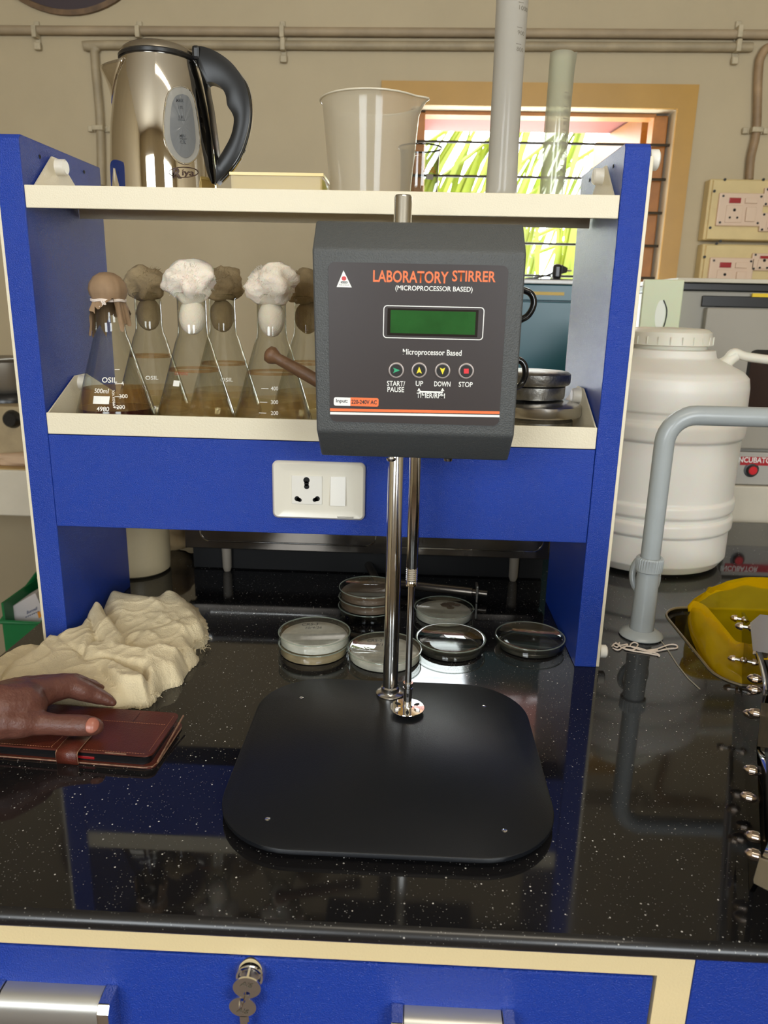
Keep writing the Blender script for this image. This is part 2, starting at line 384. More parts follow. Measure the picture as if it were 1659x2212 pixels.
Cc = conduit_run('brown stained conduit dropping into the switchboards', catmull([G(1800, 98), G(1675, 100), G(1646, 118), G(1638, 160), G(1634, 280), G(1622, 340), G(1618, 388)], 8), .0125, mat('brown_stained_conduit', rgb(176, 146, 110), .55, var=.5, vscale=12))
p = at(1632, 282, 'y', WY-.014); clamp(Cc, p.x, p.z, .0125, True)
# exhaust opening at the top
p = at(128, -228, 'y', WY-.01)
fan = thing('exhaust_fan_opening', 'round dark exhaust opening with a grimy rim high on the wall above the kettle', 'exhaust fan', (p.x, WY, p.z))
bm = nb(); n = 64
for k in range(n):
    a = [(math.cos(2*PI*(k+s)/n), math.sin(2*PI*(k+s)/n)) for s in (0, 1)]
    q = [[bm.verts.new((p.x+r*c, y, p.z+r*s_)) for c, s_ in a] for r, y in ((.31, WY), (.31, WY-.012), (.296, WY-.014), (.292, WY))]
    for U, V in zip(q, q[1:]): bm.faces.new((U[0], U[1], V[1], V[0]))
obj('rim', bm, mat('grimy_rim', rgb(120, 92, 62), .6, var=.5, vscale=30), fan)
bm = nb(); disc_y(bm, (p.x, WY-.004, p.z), .293, .004, 48); obj('opening', bm, mat('dusky_opening', rgb(60, 48, 52), .6), fan)
# switchboards
def screw_bm(x, y, z, r):
    bm = nb(); disc_y(bm, (x, y, z), r, .003, 10); return bm
def pin_socket(bm, cx, cz, y, s):
    for dx, dz_, r in ((0, .34*s, .13*s), (-.33*s, -.3*s, .1*s), (.33*s, -.3*s, .1*s)):
        disc_y(bm, (cx+dx, y-.0008, cz+dz_), r, .002, 12)
pinkp = mat('aged_pinkish_plastic', rgb(212, 186, 162), .4); redp = mat('red_indicator', rgb(150, 25, 30), .25)
board = mat('yellowed_board', rgb(214, 192, 138), .5, var=.15, vscale=10)
def switchboard(label, uv0, uv1, plates, sub):
    y = WY-.055; a = at(*uv0, 'y', y); b = at(*uv1, 'y', y)
    t = thing('switchboard', label, 'switchboard', (a.x, WY, b.z))
    obj('backing_box', box(a.x-.004, b.x, y+.008, WY, b.z, a.z, bev=.004), board, t)
    obj('front_plate', box(a.x+.004, b.x, y, y+.01, b.z+.002, a.z-.004, bev=.002), board, t)
    for u, v in sub: q = at(u, v, 'y', y); obj('screw', screw_bm(q.x, y-.002, q.z, .0042), blackp, t)
    for (u0, v0, u1, v1) in plates:
        c = at(u0, v0, 'y', y); d = at(u1, v1, 'y', y); W_, H = d.x-c.x, c.z-d.z
        pl = obj('socket_plate', box(c.x, d.x, y-.010, y+.002, d.z, c.z, bev=.003), pinkp, t)
        if W_ > .09:
            obj('indicator', box(c.x+.22*W_, c.x+.48*W_, y-.0125, y-.009, c.z-.31*H, c.z-.15*H, bev=.001), redp, pl)
            obj('fuse_cover', box(c.x+.57*W_, c.x+.84*W_, y-.016, y-.009, c.z-.31*H, c.z-.15*H, bev=.001), pinkp, pl)
            obj('switch', box(c.x+.62*W_, c.x+.84*W_, y-.016, y-.009, d.z+.14*H, c.z-.42*H, bev=.0015), pinkp, pl)
            obj('socket', box(c.x+.18*W_, c.x+.55*W_, y-.0125, y-.009, d.z+.1*H, c.z-.38*H, bev=.0015), pinkp, pl)
            bm = nb(); pin_socket(bm, c.x+.36*W_, d.z+.36*H, y-.0125, .034); obj('pin_holes', bm, hole, pl)
            for sx_, sz_ in ((.08, .1), (.92, .1), (.08, .9), (.92, .9)): obj('screw', screw_bm(c.x+sx_*W_, y-.0115, d.z+sz_*H, .0035), blackp, pl)
        else:
            obj('switch', box(c.x+.15*W_, c.x+.4*W_, y-.0145, y-.009, d.z+.25*H, c.z-.25*H, bev=.0015), pinkp, pl)
            bm = nb(); pin_socket(bm, c.x+.7*W_, (c.z+d.z)/2, y-.0105, .026); obj('pin_holes', bm, hole, pl)
switchboard('upper yellowed switchboard with pinkish socket plates on the wall', (1540, 385), (1790, 523), [(1553, 417, 1640, 490), (1650, 406, 1720, 447), (1642, 460, 1712, 502)], [(1566, 388), (1543, 413), (1534, 492), (1556, 521), (1649, 388)])
switchboard('lower yellowed switchboard half hidden behind the grey incubator', (1524, 526), (1780, 690), [(1533, 556, 1618, 628), (1624, 547, 1690, 586)], [(1548, 526), (1522, 555)])

# ------------------------------------------------------------------ counter, sink, cabinets
LX, FY, BY, RX = -.484, -.515, .865, 2.0
sx0, sx1, sy0, sy1 = .602, 1.02, -.048, .258
H = .018
bm = nb()
def slabp(x0, x1, y0, y1): add_box(bm, x0, x1, y0, y1, -H, 0)
# top surface with a rounded rectangular cut-out
r = .055; hole_pts = []
for cx, cy, a in ((sx1-r, sy1-r, 0), (sx0+r, sy1-r, 90), (sx0+r, sy0+r, 180), (sx1-r, sy0+r, 270)):
    for k in range(7):
        t_ = math.radians(a+15*k); hole_pts.append((cx+r*math.cos(t_), cy+r*math.sin(t_)))
def outer_of(p):
    cx, cy = (sx0+sx1)/2, (sy0+sy1)/2; dx, dy = p[0]-cx, p[1]-cy
    s = min([((RX-cx)/dx if dx > 1e-9 else (LX-cx)/dx if dx < -1e-9 else 1e9), ((BY-cy)/dy if dy > 1e-9 else (FY-cy)/dy if dy < -1e-9 else 1e9)])
    return (cx+dx*s, cy+dy*s)
cc = [((sx0+sx1)/2, (sy0+sy1)/2)][0]
ang = lambda p: math.atan2(p[1]-cc[1], p[0]-cc[0])
items = [(ang(p), p, outer_of(p)) for p in hole_pts]
for corner in ((LX, FY), (RX, FY), (RX, BY), (LX, BY)):
    a = ang(corner); hs = sorted(items, key=lambda q: q[0]); best = min(hs, key=lambda q: abs((q[0]-a+PI) % (2*PI)-PI)); items.append((a, best[1], corner))
items.sort(key=lambda q: q[0])
for zz in (0, -H):
    I = [bm.verts.new((q[1][0], q[1][1], zz)) for q in items]; O = [bm.verts.new((q[2][0], q[2][1], zz)) for q in items]
    n = len(items)
    for k in range(n):
        j = (k+1) % n
        if items[k][1] == items[j][1]: bm.faces.new((I[k], O[k], O[j]))
        else: bm.faces.new((I[k], O[k], O[j], I[j]))
    if zz == 0: I0, O0 = I, O
for k in range(n):
    j = (k+1) % n
    bm.faces.new((I0[k], I0[j], I[j], I[k])); bm.faces.new((O0[k], O0[j], O[j], O[k]))
bmesh.ops.remove_doubles(bm, verts=bm.verts, dist=1e-6)
top = single('countertop', bm, gran, (0, 0, -H), 'glossy black granite worktop with white flecks and a rounded front edge', 'countertop', smooth=None)
# rounded nosing
bm = nb(); pth = [(FY-.009*math.sin(PI*k/12), -.009+.009*math.cos(PI*k/12)) for k in range(13)]
a = [bm.verts.new((LX, y, z)) for y, z in pth]; b = [bm.verts.new((RX, y, z)) for y, z in pth]
for k in range(len(pth)-1): bm.faces.new((a[k], a[k+1], b[k+1], b[k]))
bm.faces.new(a); bm.faces.new(b[::-1])
gran2 = gran.copy(); gran2.name = 'honed_granite_edge'
for l_ in list(gran2.node_tree.links):
    if l_.to_socket.name == 'Roughness': gran2.node_tree.links.remove(l_)
gran2.node_tree.nodes['Principled BSDF'].inputs['Roughness'].default_value = .3
obj('edge_nosing', bm, gran2, top, smooth=50)
# sink
sk = thing('sink_basin', 'black basin sunk into the granite worktop in front of the tap', 'sink', (sx0, sy0, -.2))
bm = nb(); sinkm = mat('black_sink', (.006, .006, .007, 1), .15, rvar=.05)
loops = [(1.0, -.0005), (1.0, -.008), (.97, -.012), (.96, -.15), (.9, -.175)]
rings = []
for s, z in loops: rings.append([bm.verts.new((cc[0]+(x-cc[0])*s, cc[1]+(y-cc[1])*s, z)) for x, y in hole_pts])
for U, V in zip(rings, rings[1:]):
    for k in range(len(U)): bm.faces.new((U[k], U[(k+1) % len(U)], V[(k+1) % len(U)], V[k]))
bm.faces.new(rings[-1])
obj('basin', bm, sinkm, sk, smooth=50)
bm = nb(); add_tube(bm, [(cc[0]+(x-cc[0])*.997, cc[1]+(y-cc[1])*.997, .0006) for x, y in hole_pts+hole_pts[:1]], .0022, seg=6)
obj('rim', bm, mat('worn_edge', rgb(120, 108, 85), .3), sk)
# seam line of old sealant around the basin
bm = nb(); add_tube(bm, [tuple(at(u, v, 'z', .0003)) for u, v in ((1418, 1372), (1440, 1400), (1463, 1436), (1487, 1466), (1512, 1489))], .0012, seg=5)
single('sealant_line', bm, mat('pale_sealant', rgb(150, 145, 130), .7), (.56, 0, 0), 'thin broken line of pale dried sealant on the worktop left of the basin', 'sealant')
# front cabinet
CF = -.506
cab = thing('base_cabinet', 'cream framed cabinet with a wide blue drawer under the worktop', 'cabinet', (0, CF, ZF))
fx1 = at(1500, 2085, 'y', CF).x; dx1 = at(1419, 2112, 'y', CF).x
zdr = at(700, 2071, 'y', CF).z
xl = LX+.01; cz1 = -.0183
bm = nb(); add_box(bm, xl, fx1, CF, CF+.02, zdr, cz1); add_box(bm, dx1, fx1, CF, CF+.02, ZF+.05, zdr); add_box(bm, xl, dx1, CF, CF+.02, zdr-.30, zdr-.26); add_box(bm, xl, xl+.02, CF, CF+.02, ZF+.05, zdr)
obj('frame', bm, creamw, cab)
obj('body', box(xl, fx1-.001, CF+.02, .5, ZF, cz1-.05), creamw, cab)
drw = obj('drawer', box(xl+.022, dx1-.003, CF-.001, CF+.03, zdr-.258, zdr-.002, bev=.0015), blue, cab)
obj('drawer', box(xl+.022, dx1-.003, CF-.001, CF+.03, ZF+.08, zdr-.302, bev=.0015), blue, cab)
alu = mat('satin_aluminium', (0.50, 0.49, 0.46, 1), .38, .75)
def cup_handle(u0, v0, u1, v1, name='handle'):
    a = at(u0, v0, 'y', CF-.012); b = at(u1, v1, 'y', CF-.012); x0, x1 = a.x, b.x; z = (a.z+b.z)/2
    def sect(x, k=1.0):
        # curved grip profile hanging from its top edge
        return [(x, CF-.001, z), (x, CF-.012*k, z), (x, CF-.020*k, z-.004), (x, CF-.023*k, z-.014), (x, CF-.021*k, z-.030), (x, CF-.014*k, z-.040), (x, CF-.012*k, z-.038), (x, CF-.017*k, z-.028), (x, CF-.019*k, z-.014), (x, CF-.016*k, z-.006), (x, CF-.010*k, z-.003), (x, CF-.001, z-.003)]
    h = obj(name, prism(sect(x0+.012), (x1-x0-.024, 0, 0)), alu, drw, smooth=50)
    for xx in (x0, x1-.011):
        bm = prism([(xx, CF-.001, z+.002), (xx, CF-.022, z+.002), (xx, CF-.027, z-.006), (xx, CF-.026, z-.032), (xx, CF-.016, z-.046), (xx, CF-.001, z-.046)], (.011, 0, 0), bev=.001)
        obj('handle_end', bm, chrome, h)
cup_handle(-25, 2137, 246, 2155); cup_handle(845, 2192, 1113, 2207)
lk = at(540, 2107, 'y', CF-.006)
def ydisc(prf, c, seg=36):
    bm = lathe(0, 0, prf, seg=seg)
    for v in bm.verts: v.co = Vector((c[0]+v.co.x, c[1]-v.co.z, c[2]+v.co.y))
    return bm
lock = obj('drawer_lock', ydisc([(0, .006), (.0095, .006), (.0105, .008), (.0125, .008), (.0145, .005), (.015, -.002), (.013, -.006)], (lk.x, CF-.001, lk.z)), chrome, drw, smooth=40)
obj('lock_core', ydisc([(0, .0075), (.0082, .0075), (.0082, .004)], (lk.x, CF-.001, lk.z)), steel, lock, smooth=40)
obj('keyhole', box(lk.x-.0012, lk.x+.0012, CF-.0092, CF-.008, lk.z-.005, lk.z+.005), hole, lock)
# keys
def key(name, label, c, y, r, ang_, blade, hole_dz):
    t = thing(name, label, 'key', (c.x, y, c.z))
    n = 32; bm = nb()
    outer = [Vector((c.x+r*1.02*math.cos(2*PI*k/n), y, c.z+r*.92*math.sin(2*PI*k/n))) for k in range(n)]
    inner = [Vector((c.x+r*.22*math.cos(2*PI*k/n), y, c.z+hole_dz+r*.22*math.sin(2*PI*k/n))) for k in range(n)]
    q = [[bm.verts.new(p_+Vector((0, d, 0))) for p_ in L_] for L_ in (outer, inner) for d in (0, .0018)]
    for k in range(n):
        j = (k+1) % n
        bm.faces.new((q[0][k], q[0][j], q[2][j], q[2][k])); bm.faces.new((q[1][k], q[1][j], q[3][j], q[3][k]))
        bm.faces.new((q[0][k], q[0][j], q[1][j], q[1][k])); bm.faces.new((q[2][k], q[2][j], q[3][j], q[3][k]))
    obj('bow', bm, steel, t)
    obj('bow_emblem', merge(nb(), wrap_y(fit(text_bm('Aig', .01, shear=.3), r*1.0, r*.5), c, y-.0004, -r*.5, -hole_dz*.6-r*.25)), mat('engraved', rgb(120, 112, 98), .5, .6), t)
    if blade:
        bx = c.x+.001; z0 = c.z-r*.85
        pts_ = [(bx-.0042, y, z0), (bx+.0042, y, z0), (bx+.0046, y, z0-.006), (bx+.0030, y, z0-.007), (bx+.0030, y, z0-.022), (bx+.0012, y, z0-.028), (bx-.0025, y, z0-.026), (bx-.0032, y, z0-.018), (bx-.0022, y, z0-.015), (bx-.0036, y, z0-.010)]
        obj('blade', prism(pts_, (0, .0016, 0)), steel, t)
    else: obj('blade', box(c.x-.001, c.x+.001, y+.0018, CF-.0085, c.z+.003, c.z+.008), steel, t)
def wrap_y(bm, c, y, ox, oz):
    for v in bm.verts: v.co = Vector((c.x+ox+v.co.x, y, c.z+oz+v.co.y))
    return bm
k1 = at(533, 2135, 'y', CF-.022); k2 = at(524, 2176, 'y', CF-.020)
key('lock_key', 'round headed silver key sitting in the drawer lock', k1, CF-.022, .0125, 0, False, -.0065)
key('lock_key', 'silver key dangling by a ring from the key in the drawer lock', k2, CF-.020, .0122, 0, True, .0075)
bm = nb(); rc = (k1+k2)/2; rc.z = (k1.z-.0065+k2.z+.0075)/2; rr_ = abs(k1.z-k2.z-.014)/2+.004
add_tube(bm, [(rc.x-.002+.003*math.cos(2*PI*k/24), CF-.0205+.004*math.sin(2*PI*k/24), rc.z+rr_*math.sin(2*PI*k/24+.8)) for k in range(25)], .0006, seg=6)
single('key_ring', bm, chrome, tuple(rc), 'small wire ring joining the two silver keys', 'key ring')
# blue cabinet beside
cb = thing('side_cabinet', 'plain blue cabinet panel under the sink end of the worktop', 'cabinet', (1.2, CF, ZF))
obj('panel', box(fx1+.004, RX-.01, CF+.006, CF+.03, ZF, cz1, bev=.001), blue, cb)
obj('body', box(fx1+.006, .59, CF+.03, .5, ZF, cz1-.002), blue, cb)
# ------------------------------------------------------------------ the blue reagent rack
W2 = .395; DEP = .266
rack = thing('reagent_rack', 'blue and cream steel rack standing on the granite worktop', 'rack', (0, .13, 0))
zs = .738
side_prof = [(0, 0), (0, .733), (.02, .742), (.05, .742), (DEP, .738), (DEP, 0)]
zr = at(211, 362, 'y', DEP).z
side_prof = [(0, 0), (0, .731), (.006, .737), (DEP, zr), (DEP, 0)]
for s in (-1, 1):
    x_in, x_out = s*W2, s*(W2+(.035 if s < 0 else .033))
    pn = obj('side_panel', prism([(x_in, y, z) for y, z in side_prof], (x_out-x_in, 0, 0), bev=.0015), blue, rack)
    xo2 = x_out+s*.005
    obj('edge_trim', prism([(x_out, y, z) for y, z in ((.002, 0), (.002, .722), (DEP, zr-.01), (DEP, 0))], (xo2-x_out, 0, 0), bev=.001), cream, rack)
    for y, z in ((.055, .718), (.20, .722)):
        bm = nb(); n = 12; pts_ = [(x_in-s*.0006, y+.0028*math.cos(2*PI*k/n), z+.0028*math.sin(2*PI*k/n)) for k in range(n)]; add_prism(bm, pts_, (s*.0004, 0, 0)); obj('screw_hole', bm, hole, rack)
def knob(x, y, z, s, r=.011, l=.014):
    bm = lathe(0, 0, [(0, l), (r*.8, l), (r, l-.002), (r, .002), (r*1.12, 0)], seg=24)
    for v in bm.verts: v.co = Vector((x-s*v.co.z, y+v.co.x, z+v.co.y))
    return bm
SD = .17   # upper shelf depth
zA2, zA1 = .6456, .6744
bm = nb(); add_box(bm, -W2+.001, W2-.001, 0, .003, zA2, zA1, bev=.001); add_box(bm, -W2+.001, W2-.001, .003, SD, zA1-.003, zA1-.001); add_box(bm, -W2+.001, W2-.001, SD-.002, SD, zA2+.004, zA1)
up_ = obj('upper_shelf', bm, cream, rack)
for s in (-1, 1):
    x = s*(W2-.0015)
    apex = (.098, .724)
    obj('shelf_bracket', prism([(x, .02, zA1-.002), (x, apex[0]-.012, apex[1]), (x, apex[0]+.012, apex[1]), (x, SD, zA1+.012), (x, SD, zA1-.002)], (-s*.002, 0, 0)), cream, up_)
    obj('fixing_knob', knob(s*(W2-.003), .10, .712, s), whitep, up_, smooth=40)
zB2, zB1 = .3394, .3703; TD = .262
bm = nb(); add_box(bm, -W2+.001, W2-.001, -.001, .002, zB2, zB1, bev=.001); add_box(bm, -W2+.001, W2-.001, .002, TD, zB2+.001, zB2+.004); add_box(bm, -W2+.001, W2-.001, TD-.002, TD, zB2+.001, zB1-.004)
lo_ = obj('lower_shelf', bm, cream, rack)
for s in (-1, 1):
    x = s*(W2-.0015)
    obj('shelf_bracket', prism([(x, .002, zB2+.002), (x, .002, zB1-.001), (x, .10, .414), (x, .14, .414), (x, TD, zB1-.002), (x, TD, zB2+.002)], (-s*.002, 0, 0)), cream, lo_)
    obj('fixing_knob', knob(s*(W2-.003), .115, .402, s), whitep, lo_, smooth=40)
obj('socket_panel', box(-W2+.001, W2-.001, -.0015, .05, .200, zB2-.001, bev=.0012), blue, rack)
for z in (.425, .022):
    obj('outer_knob', knob(W2+.038, .012 if z < .1 else .1, z, -1, r=.010, l=.012), whitep, rack, smooth=40)
obj('outer_knob', knob(W2+.038, .03, .722, -1, r=.013, l=.014), whitep, rack, smooth=40)
# socket on the panel
PY = -.0016
a, b = at(589, 988, 'y', PY), at(788, 1128, 'y', PY)
cx, cz = (a.x+b.x)/2, (at(688, 1058, 'y', PY)).z
hw = (b.x-a.x)/2; hh = .0425
bm = nb()
o1 = rrect(cx-hw, cx+hw, cz-hh, cz+hh, .008, PY); o2 = rrect(cx-hw, cx+hw, cz-hh, cz+hh, .008, PY-.006); o3 = rrect(cx-hw+.003, cx+hw-.003, cz-hh+.003, cz+hh-.003, .006, PY-.009); o4 = rrect(cx-hw+.016, cx+hw-.016, cz-hh+.013, cz+hh-.013, .003, PY-.0065)
rg = [[bm.verts.new(p) for p in o] for o in (o1, o2, o3, o4)]
for U, V in zip(rg, rg[1:]):
    for k in range(len(U)): bm.faces.new((U[k], U[(k+1) % len(U)], V[(k+1) % len(U)], V[k]))
bm.faces.new(rg[-1])
sp = obj('socket_plate', bm, mat('ivory_gloss_plastic', rgb(226, 220, 204), .18), rack, smooth=50)
def rect_px(u0, v0, u1, v1, y): a = at(u0, v1, 'y', y); b = at(u1, v0, 'y', y); return a.x, b.x, a.z, b.z
x0, x1, z0, z1 = rect_px(630, 1029, 696, 1090, PY-.008)
obj('socket', box(x0, x1, PY-.0085, PY-.003, z0+.001, z1, bev=.0008), whitep, sp)
bm = nb(); yy = PY-.0088
def holes(c, pts_):
    for dx, dz_, r in pts_: disc_y(bm, (c.x+dx, yy, c.z+dz_), r, .0003, 20)
holes(at(662, 1036, 'y', yy), [(0, -.001, .0046), (.0002, -.0105, .0038), (0, -.006, .0034)])
holes(at(643, 1078, 'y', yy), [(-.001, .0005, .0037), (.003, -.0015, .0029), (.001, -.0005, .003)])
holes(at(684, 1078, 'y', yy), [(.001, .0005, .0037), (-.003, -.0015, .0029), (-.001, -.0005, .003)])
obj('pin_holes', bm, hole, sp)
x0, x1, z0, z1 = rect_px(713, 1031, 747, 1092, PY-.01)
obj('switch', prism([(x0, PY-.003, z0), (x0, PY-.013, z0), (x0, PY-.0075, z1), (x0, PY-.003, z1)], (x1-x0, 0, 0), bev=.0006), whitep, sp)
obj('plate_lettering', text_on_y('NORDWHITE', 729, 1116, 764, 1120, PY-.0072-.0022, ext=.001), white_ink, sp)
# ------------------------------------------------------------------ stirrer
st = thing('laboratory_stirrer', 'dark grey laboratory stirrer on a steel pole with a black base plate', 'stirrer', (.12, -.27, 0))
px0, px1, py0, py1 = -.060, .2975, -.4425, -.0925
plate = mat('satin_black_plate', (0.006, 0.007, 0.009, 1), .36, bump=.12, bscale=900, spec=.3)
def rrxy(z, e=0, r=.086): return [(x, y, z) for x, _, y in rrect(px0-e, px1+e, py0-e, py1+e, r, 0, seg=12)]
bm = nb(); rg = [[bm.verts.new(p) for p in rrxy(z, e)] for z, e in ((.007, -.001), (.0078, 0), (.0122, 0), (.013, -.0008))]
for U, V in zip(rg, rg[1:]):
    for k in range(len(U)): bm.faces.new((U[k], U[(k+1) % len(U)], V[(k+1) % len(U)], V[k]))
bm.faces.new(rg[-1]); bm.faces.new(rg[0][::-1])
bp = obj('base_plate', bm, plate, st, smooth=50)
for u, v in ((651, 1507), (1046, 1525), (578, 1769), (1090, 1794)):
    p = at(u, v, 'z', .013)
    obj('plate_screw', lathe(p.x, p.y, [(0, .0134), (.0022, .0134), (.0028, .0131)], seg=14), chrome, bp, smooth=40)
    obj('rubber_foot', lathe(p.x, p.y, [(.012, .0068), (.012, .001), (.010, 0), (0, 0)], seg=20), blackp, bp)
PX, PYY = .1145, -.129
obj('pole', lathe(PX, PYY, [(.0103, .013), (.0103, .650), (.0088, .6525), (0, .6525)], seg=40), steel2 if 'steel2' in globals() else mat('polished_steel_rod', (.70, .69, .66, 1), .14, 1.0), st, smooth=40)
obj('pole_collar', lathe(PX, PYY, [(.0195, .0128), (.0195, .0155), (.0185, .0165), (.0125, .018), (.0125, .0245), (.0105, .026)], seg=40), steel, st, smooth=40)
SX, SY = .1385, -.172
obj('drive_shaft', lathe(SX, SY, [(.0072, .36), (.0072, .214), (.0066, .213)], seg=32), mat('polished_steel_rod', (.70, .69, .66, 1), .14, 1.0), st, smooth=40)
pr = [(.0066, .214)]
for k in range(7): pr += [(.0074, .2135-k*.0026), (.0064, .2123-k*.0026)]
pr += [(.0072, .195), (.0072, .190), (.0045, .189)]
obj('shaft_coupling', lathe(SX, SY, pr, seg=32), chrome, st, smooth=30)
obj('stirring_rod', lathe(SX, SY, [(.0042, .19), (.0042, .030)], seg=24), mat('polished_steel_rod', (.70, .69, .66, 1), .14, 1.0), st, smooth=40)
imp = obj('impeller', lathe(SX, SY, [(.0045, .0545), (.0064, .0545), (.0066, .052), (.0056, .0515), (.0056, .048), (.0066, .0475), (.0066, .0455), (.0056, .045), (.0056, .020), (.0066, .019), (.0225, .0185), (.0228, .0177), (0, .0177)], seg=40), chrome, st, smooth=30)
obj('set_screw', box(SX-.0012, SX+.0012, SY-.0061, SY-.0052, .036, .041), hole, imp)
for k in range(6):
    a_ = PI/6+k*PI/3; c, s_ = math.cos(a_), math.sin(a_); bm = nb()
    pts_ = [(-.0045, -.0005), (0, -.002), (.0045, -.0005), (.0045, .001), (0, .0022), (-.0045, .001)]
    add_prism(bm, [(SX+(.0145+q*.9)*c-w_*s_, SY+(.0145+q*.9)*s_+w_*c, .0186) for q, w_ in pts_], (0, 0, .0010+(.0012 if k % 2 else 0)))
    obj('impeller_slot', bm, steel if k % 2 else hole, imp)
# control box
FYB = -.225; bx0, bx1 = .0205, .2470; zt_f, zb_f = .586, .391; zt, zb = .6175, .3560
boxm = mat('dark_grey_crackle_paint', rgb(74, 76, 76), .42, bump=.5, bscale=650, spec=.4)
secp = [(FYB, zb_f), (FYB, zt_f), (-.187, zt), (-.100, zt), (-.100, zb), (-.187, zb)]
bm = nb(); pts_ = [(bx0, y, z) for y, z in secp]; add_prism(bm, pts_, (bx1-bx0, 0, 0))
for v in bm.verts:  # the case narrows slightly downwards on the left
    if v.co.x < .1: v.co.x += (zt-v.co.z)*.022
bmesh.ops.bevel(bm, geom=bm.edges[:], offset=.0035, segments=3, affect='EDGES', profile=.5)
bx = obj('control_box', bm, boxm, st, smooth=28)
for u in (845, 968):
    p = at(u, 990, 'z', zb); obj('box_screw', lathe(p.x, p.y, [(.006, zb), (.005, zb-.003), (0, zb-.004)], seg=14), steel, bx, smooth=40)
pf = mat('dark_brown_panel_film', rgb(52, 44, 42), .38, spec=.35)
A, Bq, Cq, Dq = [at(u, v, 'y', FYB) for u, v in ((708, 569), (1097, 571), (713, 914), (1083, 917))]
fx0, fx1_, fz0, fz1 = .0385, .2290, .4030, .5725
def skew(v):  # follow the case's slight taper
    return v.co.x+(fz1-v.co.z)*.014*(1 if v.co.x < .134 else .0)
bm = nb(); add_prism(bm, rrect(fx0, fx1_, fz0, fz1, .007, FYB-.0012), (0, .0016, 0))
for v in bm.verts: v.co.x = skew(v)
film = obj('front_panel', bm, pf, bx)
LY = FYB-.0016
orange = mat('orange_ink', rgb(236, 112, 52), .45)
def ft(name, s, u0, v0, u1, v1, m, bold=.010, **k): return obj(name, text_on_y(s, u0, v0, u1, v1, LY, bold, **k), m, film)
ft('title_lettering', 'LABORATORY', 806, 585, 969, 611, orange, .018); ft('title_lettering', 'STIRRER', 977, 585, 1071, 609, orange, .018)
ft('subtitle_lettering', '(MICROPROCESSOR BASED)', 854, 618, 1021, 632, white_ink, .010)
ft('subtitle_lettering', 'Microprocessor Based', 870, 755, 997, 771, white_ink, .010)
ft('button_lettering', 'START/', 836, 823, 875, 834, white_ink, .010); ft('button_lettering', 'PAUSE', 837, 836, 873, 847, white_ink, .010)
ft('button_lettering', 'UP', 898, 823, 914, 834, white_ink, .010); ft('button_lettering', 'DOWN', 938, 824, 973, 835, white_ink, .010)
ft('button_lettering', 'STOP', 991, 825, 1021, 836, white_ink, .010); ft('button_lettering', 'TIMER/RPM', 900, 849, 961, 860, white_ink, .010)
def tri(u0, v0, u1, v1, u2, v2, m, name, par, y=LY, d=.0002, extra=None):
    P_ = [tuple(at(u, v, 'y', y)) for u, v in ([(u0, v0), (u1, v1), (u2, v2)]+(extra or []))]
    return obj(name, prism(P_, (0, d, 0)), m, par)
for u in (905, 956): tri(u-4, 845, u+4, 845, u, 838, white_ink, 'bracket_arrow', film)
bm = nb()
for q in ((904, 843, 906, 847), (955, 843, 957, 847), (904, 846, 957, 848)):
    x0, x1, z0, z1 = rect_px(*q, LY); add_box(bm, x0, x1, LY, LY+.0003, z0, z1)
obj('bracket_line', bm, white_ink, film)
# input badge
def pill(u0, v0, u1, v1, rl, rr, y, m, name):
    x0, x1, z0, z1 = rect_px(u0, v0, u1, v1, y); r_ = .0022; pts_ = []
    for cx_, cz_, a_, on in ((x1-r_, z1-r_, 0, rr), (x0+r_, z1-r_, 90, rl), (x0+r_, z0+r_, 180, rl), (x1-r_, z0+r_, 270, rr)):
        if on: pts_ += [(cx_+r_*math.cos(math.radians(a_+15*k)), y, cz_+r_*math.sin(math.radians(a_+15*k))) for k in range(7)]
        else: pts_.append((cx_+(r_ if a_ in (0, 270) else -r_), y, cz_+(r_ if a_ in (0, 90) else -r_)))
    return obj(name, prism(pts_, (0, .0003, 0)), m, film)
pill(721, 859, 757, 876, 1, 0, LY, white_ink, 'input_badge'); pill(757, 860, 818, 877, 0, 1, LY, orange, 'input_badge')
obj('badge_lettering', text_on_y('Input:', 726, 862, 751, 872, LY-.0003, .015), black_ink, film)
obj('badge_lettering', text_on_y('220-240V AC', 759, 864, 814, 873, LY-.0003, .02), black_ink, film)
for v0, v1, m in ((882, 888, orange), (890, 895, white_ink)):
    P0 = [at(713, v0, 'y', LY), at(713, v1, 'y', LY), at(1079, v1+6.5, 'y', LY), at(1079, v0+6.5, 'y', LY)]
    obj('stripe', prism([tuple(p) for p in P0], (0, .0003, 0)), m, film)
# warning triangle
tri(742, 584, 727, 620, 760, 621, white_ink, 'warning_triangle', film, d=.0003)
for (u0, v0, u1, v1, m) in ((738, 597, 748, 606, mat('red_ink', rgb(200, 40, 40), .4)), (736, 608, 751, 612, black_ink)):
    x0, x1, z0, z1 = rect_px(u0, v0, u1, v1, LY-.0003)
    obj('warning_mark', prism(rrect(x0, x1, z0, z1, (z1-z0)*.45, LY-.0003, seg=5), (0, .0002, 0)), m, film)
obj('warning_lettering', text_on_y('CAUTION', 737, 609, 750, 611.5, LY-.0006, .02), white_ink, film)
obj('warning_lettering', text_on_y('Risk of shock', 733, 614, 754, 616.5, LY-.0003, .0), black_ink, film)
